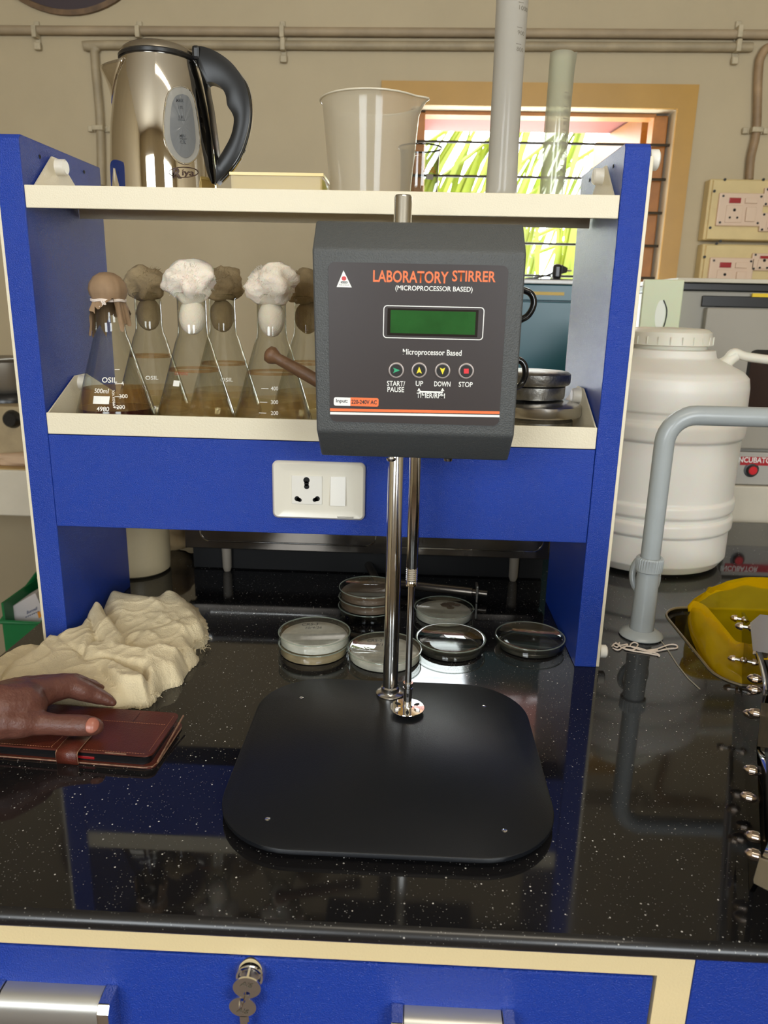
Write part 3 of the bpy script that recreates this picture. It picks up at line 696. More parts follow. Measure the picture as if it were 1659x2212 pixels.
# display
x0, x1, z0, z1 = rect_px(827, 664, 1047, 730, LY)
bm = nb(); ou = rrect(x0, x1, z0, z1, .004, LY, 6); inn = rrect(x0+.0009, x1-.0009, z0+.0009, z1-.0009, .0032, LY, 6)
q0 = [bm.verts.new(p) for p in ou]; q1 = [bm.verts.new(p) for p in inn]
for k in range(len(q0)): bm.faces.new((q0[k], q0[(k+1) % len(q0)], q1[(k+1) % len(q0)], q1[k]))
obj('display_outline', bm, white_ink, film)
x0, x1, z0, z1 = rect_px(836, 670, 1034, 724, LY)
dsp = obj('display_window', box(x0, x1, LY-.0001, LY+.0003, z0, z1), mat('dark_display_window', rgb(38, 34, 32), .12), film)
x0, x1, z0, z1 = rect_px(843, 674, 1028, 719, LY)
obj('display_screen', box(x0, x1, LY-.0004, LY, z0, z1), mat('green_display', rgb(38, 84, 40), .10, var=.35, vscale=30, emit=rgb(30, 80, 36), estr=.25), dsp)
# buttons
btn = mat('button_face', (0.02, 0.02, 0.02, 1), .25)
bring = mat('button_ring', rgb(150, 140, 135), .35, .5)
for u, v, kind in ((856, 800, 'g'), (905.5, 800, 'u'), (956, 801, 'd'), (1007, 801.5, 'r')):
    c = at(u, v, 'y', LY)
    b_ = obj('button', ydisc([(0, .0006), (.0068, .0006), (.007, .0012), (.0082, .0014), (.0088, .0008), (.0088, 0)], (c.x, LY+.0003, c.z)), [bring], film, smooth=60)
    bm = nb(); disc_y(bm, (c.x, LY-.0009, c.z), .0066, .0008, 28); obj('button_face', bm, btn, b_)
    y = LY-.0012
    if kind == 'g': tri(u-7, v-6, u+8, v, u-7, v+6, mat('green_ink', rgb(30, 160, 110), .4), 'button_symbol', b_, y, extra=[(u-4, v)])
    if kind == 'u': tri(u-6, v+7, u, v-8, u+6, v+7, mat('yellow_ink', rgb(235, 215, 30), .4), 'button_symbol', b_, y, extra=[(u, v+4)])
    if kind == 'd': tri(u-6, v-7, u, v+8, u+6, v-7, mat('yellow_ink', rgb(235, 215, 30), .4), 'button_symbol', b_, y, extra=[(u, v-4)])
    if kind == 'r': tri(u-5, v-5, u+5.5, v-5, u+5.5, v+5.5, mat('red_button_ink', rgb(215, 30, 40), .4), 'button_symbol', b_, y, extra=[(u-5, v+5.5)])
# cord loops behind the box
yb = -.075
def pc(u, v, y=yb): return tuple(at(u, v, 'y', y))
obj('power_cord', tube(catmull([pc(1090, 600, -.095), pc(1120, 622), pc(1146, 634), pc(1153, 656), pc(1140, 682), pc(1110, 700), pc(1080, 740), pc(1100, 770), pc(1128, 782), pc(1135, 806), pc(1124, 832), pc(1100, 845, -.095)], 8), .0042, seg=10), mat('glossy_black_cable', (.006, .006, .006, 1), .15), st, smooth=60)
# ------------------------------------------------------------------ flasks on the lower shelf
FZ = zB2+.0045
RB = .0598
FPR = [(0, .0012), (RB*.93, .0012), (RB, .006), (RB, .012), (RB*.95, .024), (.0265, .126), (.0225, .136), (.0212, .146), (.0210, .190), (.0240, .193), (.0242, .196), (.0225, .1975), (.0205, .196)]
FOUT = FPR[2:11]
def inner_r(z): return rfun([(r, zz) for r, zz in FOUT])(z)-.0014
cotton_m = mat('white_cotton_wool', rgb(232, 220, 204), .95, bump=.5, bscale=420, sss=.3)
cotton_t = mat('tan_cotton_wool', rgb(176, 152, 112), .95, bump=.5, bscale=420, var=.3, vscale=40)
def wool(cx, cy, cz, rx, ry, rz, seed, lump=.35, sub=4):
    bm = nb(); bmesh.ops.create_icosphere(bm, subdivisions=sub, radius=1); o = Vector((seed*7.3, seed*3.1, 0))
    for v in bm.verts:
        d = v.co.normalized(); n = noise.noise(d*1.3+o)*lump*1.1+abs(noise.noise(d*2.6+o))*lump*.55+noise.noise(d*7+o)*.06+abs(noise.noise(d*15+o))*.05
        v.co = Vector((cx+d.x*rx*(1+n), cy+d.y*ry*(1+n), cz+d.z*rz*(1+n*.8)))
    return bm
def fuzz(bm, cx, cy, cz, rx, rz, seed, n=90):
    random.seed(seed)
    for k in range(n):
        a = random.uniform(0, 2*PI); e = random.uniform(-.9, 1.2); d = Vector((math.cos(a)*math.cos(e), math.sin(a)*math.cos(e), math.sin(e)))
        p = Vector((cx+d.x*rx*.93, cy+d.y*rx*.93, cz+d.z*rz*.93)); q = p+d*random.uniform(.002, .006)+Vector((random.uniform(-.003, .003),)*3)
        add_tube(bm, [p, (p+q)/2+Vector((0, 0, .001)), q], .00022, seg=3, cap=False)
    return bm
ink = mat('pale_flask_print', rgb(232, 230, 222), .5)
brown_res = thin_glass('dried_brown_residue', (.93, .84, .66, 1), (.7, .5, .28, 1), body=rgb(168, 112, 52), bamt=.38)
med = mat('dark_red_medium', (0.035, 0.006, 0.004, 1), .1)
def flask(x, y, label, seed, ring=None, liquid=None, plug='white', film=(.008, .046)):
    t = thing('conical_flask', label, 'flask', (x, y, FZ), local=False, group=None)
    P = [(r, FZ+z) for r, z in FPR]
    body = obj('glass_body', lathe(x, y, P, seg=56), glass, t, smooth=50)
    R = rfun([(r, FZ+z) for r, z in FOUT])
    if ring: # dried residue line on the inner wall
        z = FZ+ring
        obj('residue_ring', lathe(x, y, [(R(z)-.0016, z), (R(z+.004)-.0016, z+.004)], seg=48), brown_res, t, smooth=60)
    if film:
        z0_, z1_ = film; pr_ = [(inner_r(z_)-.0004, FZ+z_) for z_ in [z0_+(z1_-z0_)*k/6 for k in range(7)]]
        obj('residue_film', lathe(x, y, pr_, seg=48), film_m, t, smooth=60)
    if liquid:
        h, m = liquid
        obj('liquid', lathe(x, y, [(0, FZ+.0032), (RB-.0035, FZ+.0036), (RB-.0022, FZ+.008), (inner_r(h)-.0003, FZ+h), (0, FZ+h)], seg=48), m, t, smooth=40)
    if plug in ('white', 'tan'):
        m = cotton_m if plug == 'white' else cotton_t
        bm = wool(x, y, FZ+.164, .0192, .0192, .026, seed, .06, 3); obj('plug_inside_neck', bm, m, t, smooth=180)
        rx, rz, dx = (.0335, .026, 0) if plug == 'white' else (.031, .026, 0)
        bm = wool(x+dx, y, FZ+.212, rx, rx*.85, rz, seed+2, .42, 4); fuzz(bm, x, y, FZ+.212, rx, rz, seed, 420)
        obj('cotton_plug', bm, m, t, smooth=180)
    return t
film_m = thin_glass('thin_dried_film', (.97, .93, .82, 1), (.8, .68, .45, 1), body=rgb(190, 150, 95), bamt=.16)
film_h = thin_glass('heavier_dried_film', (.95, .86, .68, 1), (.75, .55, .3, 1), body=rgb(176, 128, 72), bamt=.30)
fA = flask(-.3165, .064, 'flask with a brown paper cap tied with string and dark red liquid', 1, liquid=(.028, med), plug=None, film=None)
obj('residue_film', lathe(-.3165, .064, [(inner_r(z_)-.0004, FZ+z_) for z_ in (.0285, .038, .05, .058)], seg=48), film_h, fA, smooth=60)
def fprint(t, x, y, s, u, z0, w_, h_, a0, bold=.01, m=ink, rot=False):
    bm = fit(text_bm(s, bold), w_, h_)
    if rot:
        for v in bm.verts: v.co = Vector((-v.co.y, v.co.x, v.co.z))
    R = rfun([(r, FZ+z) for r, z in FOUT])
    obj('printed_mark', wrap(bm, x, y, R, FZ+z0, a0+u, .0007), m, t)
def bar(t, x, y, z0, w_, h_, a0, m=ink):
    bm = nb(); n = 6
    vs = [[bm.verts.new((w_*i/n, h_*j, 0)) for i in range(n+1)] for j in (0, 1)]
    for i in range(n): bm.faces.new((vs[0][i], vs[0][i+1], vs[1][i+1], vs[1][i]))
    R = rfun([(r, FZ+z) for r, z in FOUT]); obj('printed_mark', wrap(bm, x, y, R, FZ+z0, a0, .0007), m, t)
X, Y = -.3165, .064; A0 = -PI/2
fprint(fA, X, Y, 'OSIL', 0, .069, .021, .0075, A0-.02); fprint(fA, X, Y, '500ml', 0, .054, .021, .0065, A0-.25)
bar(fA, X, Y, .039, .024, .011, A0-.26); fprint(fA, X, Y, '4980', 0, .029, .018, .0065, A0-.13)
for k, (z, s) in enumerate(((.085, ''), (.065, '4'), (.047, '300'), (.032, '200'))):
    bar(fA, X, Y, z+.002, .010 if k else .007, .0008, A0+.42-k*.03)
    if s: fprint(fA, X, Y, s, 0, z, .004*len(s), .0055, A0+.68-k*.10)
fprint(fA, X, Y, 'APPROX VOL', 0, .033, .026, .0035, A0+.36, rot=True)
# paper cap and string
paper = mat('brown_wrapping_paper', rgb(150, 122, 92), .75, var=.15, vscale=60)
bm = nb(); n = 72; rings = []
cap_pr = [(.002, .2235), (.010, .2225), (.019, .217), (.0255, .208), (.0275, .199), (.0262, .192), (.0235, .186), (.0228, .183), (.0240, .178), (.0262, .170), (.0290, .160)]
for i, (r_, z) in enumerate(cap_pr):
    ring = []
    for k in range(n):
        a_ = 2*PI*k/n; pl_ = math.sin(a_*11+1.3)*.5+math.sin(a_*19)*.3+math.sin(a_*29+2)*.2
        s_ = max(0, i-6)/4; f = 1+pl_*(.02+.10*s_)+.03*math.sin(a_*5)*(.3 if i < 4 else .6)
        dz_ = 0 if i < 8 else (noise.noise(Vector((math.cos(a_)*2, math.sin(a_)*2, 3)))*.03-(.022 if math.cos(a_-2.9) > .75 else 0)-(.012 if math.cos(a_+.25) > .9 else 0)+(.014 if math.cos(a_+1.45) > .85 else 0))*(i-7)/3
        ring.append(bm.verts.new((X+r_*f*math.cos(a_), Y+r_*f*math.sin(a_), FZ+z+dz_)))
    rings.append(ring)
for U, V in zip(rings, rings[1:]):
    for k in range(n): bm.faces.new((U[k], U[(k+1) % n], V[(k+1) % n], V[k]))
bm.faces.new(rings[0])
obj('paper_cap', bm, paper, fA, smooth=70)
bm = nb(); string = mat('white_cotton_string', rgb(226, 212, 200), .8)
for dz_ in (0, .0018): add_tube(bm, [(X+.0243*math.cos(2*PI*k/36), Y+.0243*math.sin(2*PI*k/36), FZ+.183+dz_+.0006*math.sin(k)) for k in range(37)], .0011, seg=6, cap=False)
add_tube(bm, catmull([(X-.001, Y-.025, FZ+.184), (X+.002, Y-.027, FZ+.180), (X+.006, Y-.027, FZ+.1785), (X+.004, Y-.028, FZ+.182), (X+.001, Y-.0265, FZ+.177), (X-.003, Y-.027, FZ+.1745)], 5), .0012, seg=6)
obj('string_tie', bm, string, fA)
def mid(u, y): return at(u, 700, 'y', y).x
f3 = flask(at(424, 880, 'y', .066).x, .066, 'flask with a round white cotton plug and small red print near the front', 3, ring=.085)
f5 = flask(at(587, 700, 'y', .066).x, .066, 'flask with a large ragged white cotton plug and a brown line, behind the pestle', 5, ring=.084)
f2 = flask(at(322, 700, 'y', .19).x, .19, 'flask with a flat tan cotton plug behind the paper-capped flask', 7, ring=.095, plug='tan')
f4 = flask(at(481, 700, 'y', .19).x, .19, 'flask with a tall tan cotton plug in the rear between two white plugs', 11, ring=.086, plug='tan')
f6 = flask(at(664, 700, 'y', .19).x, .19, 'flask with a tan plug half hidden behind the grey stirrer case', 13, ring=.09, plug='tan')
x3, y3 = OFF[f3.name].x, .066
redi = mat('rust_red_print', rgb(150, 70, 40), .5)
fprint(f3, x3, y3, 'CORNING', 0, .082, .022, .0045, A0-.52, m=redi); bar(f3, x3, y3, .066, .011, .008, A0-.5)
x5, y5 = OFF[f5.name].x, .066
for z, s in ((.064, '400'), (.045, '300'), (.030, '200')):
    bar(f5, x5, y5, z+.002, .011, .0008, A0-.2); fprint(f5, x5, y5, s, 0, z, .0105, .0055, A0+.12)
for f in (f2, f4):
    fprint(f, OFF[f.name].x, OFF[f.name].y, 'OSIL', 0, .062, .020, .006, A0+.1)
# pestle
woodm = mat('old_brown_wood', rgb(118, 84, 56), .5, var=.45, vscale=30, bump=.5, bscale=90)
pa, pb = at(588, 768, 'y', .004), at(790, 880, 'y', -.028)
d = (pb-pa).normalized(); L_ = (pb-pa).length
pr = [(-.010, .0), (-.0095, .006), (-.006, .0115), (0, .0125), (.004, .011), (.010, .0078), (.02, .0082), (.05, .0090), (L_*.6, .0095), (L_, .0098)]
bm = tube([pa+d*q for q, _ in pr], [max(r_, .0008) for _, r_ in pr], seg=24)
single('wooden_pestle', bm, woodm, tuple(pa), 'worn brown wooden pestle lying against the shelf lip behind the stirrer case', 'pestle', smooth=50)
# tarnished round jars on the right end
xj, yj = at(1165, 860, 'y', .10).x, .115
z0j = FZ
tin = thing('round_metal_jar', 'wide tarnished metal jar with a shiny rim at the end of the lower shelf', 'jar', (xj, yj, z0j))
Q = prof(xj, yj, [(1240, 915), (1246, 896), (1258, 886), (1258, 872), (1250, 866)])
rj = lambda u, v=880: prof(xj, yj, [(u, v)])[0][0]
obj('body', lathe(xj, yj, [(0, z0j), (rj(1232), z0j), (rj(1240), z0j+.006), (rj(1240), z0j+.020), (rj(1232), z0j+.026)], seg=56), dullsteel, tin, smooth=40)
obj('lid', lathe(xj, yj, [(rj(1232), z0j+.026), (rj(1256), z0j+.028), (rj(1258), z0j+.031), (rj(1258), z0j+.044), (rj(1250), z0j+.047), (rj(1222), z0j+.051), (0, z0j+.053)], seg=56), steel, tin, smooth=40)
xk, yk = at(1150, 830, 'y', .11).x, .118
t2 = thing('round_metal_jar', 'smaller tarnished round tin stacked on the wide metal jar', 'jar', (xk, yk, z0j+.053))
rk = lambda u, v=830: prof(xk, yk, [(u, v)])[0][0]
zz = z0j+.0535
obj('body', lathe(xk, yk, [(0, zz), (rk(1220), zz), (rk(1222), zz+.003), (rk(1222), zz+.018), (rk(1216), zz+.02)], seg=56), dullsteel, t2, smooth=40)
obj('lid', lathe(xk, yk, [(rk(1216), zz+.02), (rk(1229), zz+.021), (rk(1232), zz+.024), (rk(1232), zz+.037), (rk(1226), zz+.040), (0, zz+.041)], seg=56), dullsteel, t2, smooth=40)
# ------------------------------------------------------------------ upper shelf
UZ = zA1-.0008
kx, ky = at(357, 398, 'y', .10).x, .100
ke = thing('electric_kettle', 'polished steel electric kettle with a black handle on the top shelf', 'kettle', (kx, ky, UZ))
hwp = [(398, 113), (392, 114), (330, 112.5), (260, 107), (200, 98), (150, 88), (122, 80), (106, 76)]
KP = []
for v, hw_ in hwp:
    cxp = 357-(398-v)*.028; (r_, z) = prof(kx, ky, [(cxp+hw_, v)])[0]; KP.append((r_, z))
KP = [(r_, z-(KP[0][1]-UZ)) for r_, z in KP]
kz = lambda v: KP[0][1]+(prof(kx, ky, [(357, v)])[0][1]-prof(kx, ky, [(357, 398)])[0][1])
KR = rfun(KP)
base_r = KP[0][0]
obj('base', lathe(kx, ky, [(0, UZ), (base_r-.004, UZ), (base_r-.001, UZ+.004), (base_r-.003, UZ+.0055)], seg=64), blackp, ke, smooth=40)
KPb = [(base_r-.002, UZ+.005)]+[(r_, z) for r_, z in KP[1:]]
mirror = mat('polished_kettle_steel', (.70, .66, .60, 1), .045, 1.0)
kb = obj('body', lathe(kx, ky, KPb, seg=96), mirror, ke, smooth=60)
tr_, tz = KP[-1]
obj('lid_ring', lathe(kx, ky, [(tr_, tz), (tr_+.0022, tz+.001), (tr_+.0022, tz+.005), (tr_, tz+.007)], seg=64), blackp, ke, smooth=40)
obj('lid', lathe(kx, ky, [(tr_, tz+.007)]+[(tr_*math.cos(a_*PI/16), tz+.007+.018*math.sin(a_*PI/16)) for a_ in range(1, 8)]+[(0, tz+.025)], seg=64), mat('brushed_lid', (.42, .38, .32, 1), .25, 1.0), ke, smooth=60)
def kp(u, v): return at(u, v, 'y', ky)
out_ = [(424, 104), (450, 108), (480, 122), (508, 145), (530, 178), (541, 215), (543, 255), (536, 295), (522, 335), (502, 366), (477, 392), (470, 397), (470, 360), (461, 290), (449, 215), (438, 165), (428, 135)]
inn_ = [(450, 184), (456, 181), (470, 185), (484, 196), (492, 212), (495, 232), (505, 248), (509, 262), (506, 285), (499, 305), (488, 325), (476, 345), (474, 350), (472, 330), (466, 285), (459, 235), (452, 200)]
O3 = resample([kp(*p) for p in catmull([(u, v, 0) for u, v in out_], 6) for p in [(p.x, p.y)]], 90)
I3 = resample([kp(p.x, p.y) for p in catmull([(u, v, 0) for u, v in inn_], 6)], 90)
# align the starts of both outlines
ci = sum(I3, Vector())/90; ango = [math.atan2(p.z-ci.z, p.x-ci.x) for p in O3]; 
def nearest_from(p): a_ = math.atan2(p.z-ci.z, p.x-ci.x); return min(range(90), key=lambda k: abs((ango[k]-a_+PI) % (2*PI)-PI))
sh_ = nearest_from(I3[0]); O3 = O3[sh_:]+O3[:sh_]
bm = nb(); hd = .0125
F = []
for L3, inset in ((O3, 0), (I3, 0)):
    for yy_ in (-hd, hd): F.append([bm.verts.new((p.x, ky+yy_*.9, p.z)) for p in L3])
mids = []
for L3, L4 in ((O3, I3),):
    for yy_ in (-hd*1.25, hd*1.25): mids.append([bm.verts.new(((a_.x*.5+b_.x*.5), ky+yy_, (a_.z*.5+b_.z*.5))) for a_, b_ in zip(O3, I3)])
for k in range(90):
    j = (k+1) % 90
    bm.faces.new((F[0][k], F[0][j], mids[0][j], mids[0][k])); bm.faces.new((mids[0][k], mids[0][j], F[2][j], F[2][k]))
    bm.faces.new((F[1][k], F[1][j], mids[1][j], mids[1][k])); bm.faces.new((mids[1][k], mids[1][j], F[3][j], F[3][k]))
    bm.faces.new((F[0][k], F[0][j], F[1][j], F[1][k])); bm.faces.new((F[2][k], F[2][j], F[3][j], F[3][k]))
hnd = obj('handle', bm, mat('black_handle', (.008, .008, .008, 1), .33, spec=.3), ke, smooth=50)
strip_ = nb(); edge_pts = [kp(u, v) for u, v in ((503, 143), (532, 178), (543.5, 215), (545, 255), (538, 296), (524, 336), (504, 368), (480, 394))]
obj('handle_trim', tube(catmull(edge_pts, 6), .0014, seg=6), chrome, hnd)
obj('handle_joint', box(kp(420, 120).x, kp(438, 120).x, ky-.016, ky+.016, kp(430, 136).z, kp(430, 104).z, bev=.004), blackp, ke)
# spout on the left
bm = nb(); rows = 14; cols = 14; top_z = kz(117); bot_z = kz(222); tipx = kp(216, 133).x; G_ = []
for i in range(rows+1):
    t_ = i/rows; z = bot_z+(top_z-bot_z)*t_; R_ = KR(z); ha = .08+.82*t_; row = []
    reach = (kx-R_)-(kx-KR(top_z)-(kx-KR(top_z)-tipx))  # distance from the body to the tip column
    pmax = max(0.0, (kx-KR(z))-tipx)*(t_**1.25)
    for j in range(cols+1):
        s_ = -1+2*j/cols; a_ = PI+s_*ha; k_ = (1-abs(s_)**1.35)
        row.append(bm.verts.new((kx+R_*math.cos(a_)*1.0-pmax*k_, ky+R_*math.sin(a_)*1.01*(1-.25*k_*t_), z)))
    G_.append(row)
for i in range(rows):
    for j in range(cols): bm.faces.new((G_[i][j], G_[i][j+1], G_[i+1][j+1], G_[i+1][j]))
spt = obj('spout', bm, mirror, ke, smooth=60)
md = spt.modifiers.new('thickness', 'SOLIDIFY'); md.thickness = .0012
bm = nb(); add_tube(bm, [tuple(v) for v in [Vector((kx+KR(top_z)*math.cos(PI+(-1+2*j/cols)*.9)-max(0, (kx-KR(top_z))-tipx)*(1-abs(-1+2*j/cols)**1.35), ky+KR(top_z)*math.sin(PI+(-1+2*j/cols)*.9)*(1.01-.25*(1-abs(-1+2*j/cols)**1.35)), top_z)) for j in range(cols+1)]], .0011, seg=6)
obj('spout_rim', bm, chrome, spt)
for j in (0, cols): obj('spout_seam', tube([tuple(Vector((kx+(KR(bot_z+(top_z-bot_z)*i/rows)+.0006)*math.cos(PI+(-1 if j == 0 else 1)*(.08+.82*i/rows)), ky+(KR(bot_z+(top_z-bot_z)*i/rows)+.0006)*math.sin(PI+(-1 if j == 0 else 1)*(.08+.82*i/rows)), bot_z+(top_z-bot_z)*i/rows))) for i in range(rows+1)], .0012, seg=6), chrome, spt)
# sight glass
def surf(u, v, lift=.0008):
    """point on the kettle wall seen along the ray"""
    d_ = ray(u, v); s_ = .9
    for _ in range(400):
        p_ = CAM+d_*s_; 
        if math.hypot(p_.x-kx, p_.y-ky) <= KR(p_.z)+lift: break
        s_ += .0006
    return p_
egg = [(392, 188), (408, 194), (418, 212), (425, 245), (430, 285), (431, 315), (424, 338), (408, 351), (390, 350), (372, 335), (359, 310), (354, 280), (356, 240), (362, 208), (374, 192)]
def pix_patch(px, lift, name, m, par, frac=(0, .25, .5, .75, 1)):
    c = (sum(p[0] for p in px)/len(px), sum(p[1] for p in px)/len(px)); bm = nb(); rings = []
    cp = catmull([(u, v, 0) for u, v in px+px[:1]], 4)[:-1]
    for f in frac[1:]: rings.append([bm.verts.new(surf(c[0]+(p.x-c[0])*f, c[1]+(p.y-c[1])*f, lift)) for p in cp])
    cv = bm.verts.new(surf(*c, lift)); n = len(cp)
    for k in range(n): bm.faces.new((cv, rings[0][k], rings[0][(k+1) % n]))
    for U, V in zip(rings, rings[1:]):
        for k in range(n): bm.faces.new((U[k], U[(k+1) % n], V[(k+1) % n], V[k]))
    return obj(name, bm, m, par, smooth=60), cp, c
sg, cp, c0 = pix_patch(egg, .0012, 'sight_glass', mat('smoky_sight_glass', rgb(140, 138, 132), .12), ke)
obj('sight_glass_rim', tube([surf(c0[0]+(p.x-c0[0])*1.02, c0[1]+(p.y-c0[1])*1.02, .0012) for p in cp+cp[:1]], .0012, seg=6), chrome, sg)
small = [(c0[0]+(u-c0[0])*.72+2, c0[1]+(v-c0[1])*.84+2) for u, v in egg]
pix_patch(small, .0017, 'water_gauge', mat('grey_gauge', rgb(104, 106, 108), .2), sg)
def curved_text(name, s, u0, v0, u1, v1, lift, m, par, bold=.01, slope=.03, **k):
    bm = fit(text_bm(s, bold, **k), u1-u0, v1-v0)
    for v in bm.verts:
        u_, v_ = u0+v.co.x, v1-v.co.y+slope*v.co.x; v.co = surf(u_, v_, lift)
    return obj(name, bm, m, par)
gi = mat('grey_ink', rgb(60, 62, 66), .5)
curved_text('gauge_lettering', 'MAX', 381, 213, 396, 220, .0021, gi, sg); curved_text('gauge_lettering', '1.0L', 385, 228, 396, 235, .0021, gi, sg)
curved_text('gauge_lettering', '0.8L', 385, 249, 398, 256, .0021, gi, sg); curved_text('gauge_lettering', '___', 385, 258, 400, 259.5, .0021, gi, sg)
curved_text('gauge_lettering', 'MIN', 388, 290, 400, 297, .0021, gi, sg); curved_text('gauge_lettering', '___', 388, 299, 403, 300.5, .0021, gi, sg); curved_text('gauge_lettering', '0.5L', 389, 303, 402, 310, .0021, gi, sg)
lg = mat('logo_print', rgb(70, 52, 45), .5)
curved_text('logo_lettering', 'R', 373, 362, 393, 385, .0011, lg, kb, bold=.04); curved_text('logo_lettering', 'iya', 394, 366, 420, 383, .0011, lg, kb, bold=.01)
el = [surf(397+32*math.cos(2*PI*k/40), 372+11*math.sin(2*PI*k/40), .0010) for k in range(41)]
obj('logo_outline', tube(el, .0005, seg=4), lg, kb)
# yellowed lidless box
x0, x1, _, z1_ = rect_px(500, 374, 701, 410, .11)
boxy = thin_glass('yellowed_clear_plastic', (.95, .88, .60, 1), (.8, .62, .25, 1), body=rgb(222, 205, 150), bamt=.72)
bm = nb(); yb0, yb1 = .07, .15; 
x0, x1, _, z1_ = rect_px(500, 378, 696, 410, .07)
for q in ((x0, x1, yb0, yb0+.002), (x0, x1, yb1-.002, yb1), (x0, x0+.002, yb0+.002, yb1-.002), (x1-.002, x1, yb0+.002, yb1-.002)): add_box(bm, *q, UZ+.002, z1_)
add_box(bm, x0, x1, yb0, yb1, UZ, UZ+.002)
yt = thing('plastic_tray', 'low yellowed clear plastic tray on the top shelf next to the kettle', 'tray', (x0, .11, UZ)); obj('tray_body', bm, boxy, yt)
obj('tray_rim', add_box(add_box(box(x0-.002, x1+.002, yb0-.002, yb0, z1_-.002, z1_+.002), x1, x1+.002, yb0, yb1, z1_-.002, z1_+.002), x0-.002, x0, yb0, yb1, z1_-.002, z1_+.002), mat('yellowed_rim', rgb(214, 190, 120), .3), yt)
# plastic beaker
milky = thin_glass('milky_plastic', (.90, .88, .80, 1), (.85, .83, .76, 1), body=rgb(222, 214, 198), bamt=.50, rough=.1)
xb, yb_ = at(800, 405, 'y', .10).x, .10
BP = prof(xb, yb_, [(886, 405), (889, 370), (895, 320), (901, 270), (906, 225), (909, 200), (911, 193), (913, 190)])
BP = [(r_, z-(BP[0][1]-UZ)+0) for r_, z in BP]
bk = thing('plastic_beaker', 'large milky plastic beaker with a pouring lip on the top shelf', 'beaker', (xb, yb_, UZ))
bm = nb(); seg = 96; rings = []
prb = [(0, UZ), (BP[0][0]-.003, UZ)]+BP
zt_ = BP[-1][1]
rings = []
for r_, z in prb[1:]+[(BP[-1][0]+.0012, zt_+.001), (BP[-1][0]-.0012, zt_+.0012)]:
    ring = []
    for k in range(seg):
        a_ = 2*PI*k/seg; da = (a_-math.radians(-18)+PI) % (2*PI)-PI
        l_ = math.exp(-(da/.17)**2)*max(0, (z-(zt_-.026))/.026)**1.4*.012
        ring.append(bm.verts.new((xb+(r_+l_)*math.cos(a_), yb_+(r_+l_)*math.sin(a_), z-l_*.1)))
    rings.append(ring)
for U, V in zip(rings, rings[1:]):
    for k in range(seg): bm.faces.new((U[k], U[(k+1) % seg], V[(k+1) % seg], V[k]))
bm.faces.new(rings[0][::-1])
obj('body', bm, milky, bk, smooth=50)
bm = nb(); path = []
for k in range(seg+1):
    a_ = 2*PI*k/seg; da = (a_-math.radians(-18)+PI) % (2*PI)-PI; l_ = math.exp(-(da/.17)**2)*.012
    path.append((xb+(BP[-1][0]+.0008+l_)*math.cos(a_), yb_+(BP[-1][0]+.0008+l_)*math.sin(a_), zt_+.0005))
obj('rim', add_tube(bm, path, .0014, seg=8, cap=False), mat('beaker_rim_plastic', rgb(205, 196, 175), .25), bk, smooth=60)
# small glass beaker behind it
xg, yg = at(905, 405, 'y', .125).x, .125
GP = prof(xg, yg, [(944, 410), (946, 395), (949, 340), (951, 327), (954, 321)])
gb = thing('glass_beaker', 'small clear glass beaker with faded red print beside the milky beaker', 'beaker', (xg, yg, UZ))
dz_ = GP[0][1]-UZ; GP = [(r_, z) for r_, z in GP]; GP[0] = (GP[0][0]-.004, UZ+.001)
GP.insert(1, (GP[1][0], UZ+.008))
obj('glass_body', lathe(xg, yg, [(0, UZ+.001)]+GP+[(GP[-1][0]-.001, GP[-1][1]+.001)], seg=48), glass, gb, smooth=50)
GR = rfun(GP); gb.children[0].data.materials[0] = thin_glass('beaker_glass', (.80, .82, .78, 1), (.0, .0, .0, 1))
obj('rim', tube([(xg+GP[-1][0]*math.cos(2*PI*k/48), yg+GP[-1][0]*math.sin(2*PI*k/48), GP[-1][1]+.0005) for k in range(49)], .0012, seg=6, cap=False), thin_glass('beaker_rim_glass', (.3, .3, .28, 1), (.02, .02, .02, 1)), gb, smooth=60)
zc_ = lambda v: prof(xg, yg, [(905, v)])[0][1]
obj('printed_mark', wrap(fit(text_bm('CORNING', .01), .022, .005), xg, yg, GR, zc_(379), A0+.22), redi, gb)
obj('printed_mark', wrap(fit(text_bm('150ml', .01), .014, .004), xg, yg, GR, zc_(371), A0+.34), redi, gb)
obj('printed_mark', wrap(fit(text_bm('-', .1), .012, .007), xg, yg, GR, zc_(393), A0+.36), mat('grey_print_patch', rgb(110, 105, 98), .5), gb)
# tall cylinders
def cylinder(x, y, pts, label, lip, m, marks):
    t = thing('measuring_cylinder', label, 'measuring cylinder', (x, y, UZ))
    P = prof(x, y, pts); P[0] = (P[0][0], UZ+.012)
    rb = P[0][0]
    obj('foot', lathe(x, y, [(0, UZ), (rb*1.05, UZ), (rb*1.05, UZ+.003), (rb*1.01, UZ+.006), (rb, UZ+.012)], seg=48), m, t, smooth=40)
    bm = lathe(x, y, P+[(P[-1][0]-.0015, P[-1][1]), (P[0][0]-.0015, P[0][1])], seg=56)
    if lip:
        for v in bm.verts:
            if abs(v.co.z-P[-1][1]) < .001 and math.cos(math.atan2(v.co.y-y, v.co.x-x)-.1) > .93: v.co.x += .004; v.co.z += .001
    tb = obj('tube', bm, m, t, smooth=60); R_ = rfun(P)
    for s, u, v in marks:
        z = prof(x, y, [(u, v)])[0][1]
        obj('printed_mark', wrap(fit(text_bm(s, .0), .004*max(1, len(s)), .005), x, y, R_, z, A0+.35, .0005), mat('faded_print', rgb(128, 122, 110), .6), tb)
        if s != '-': obj('printed_mark', wrap(fit(text_bm('-', .0), .008, .0008), x, y, R_, z+.008, A0+.30, .0005), MATS['faded_print'], tb)
    return t
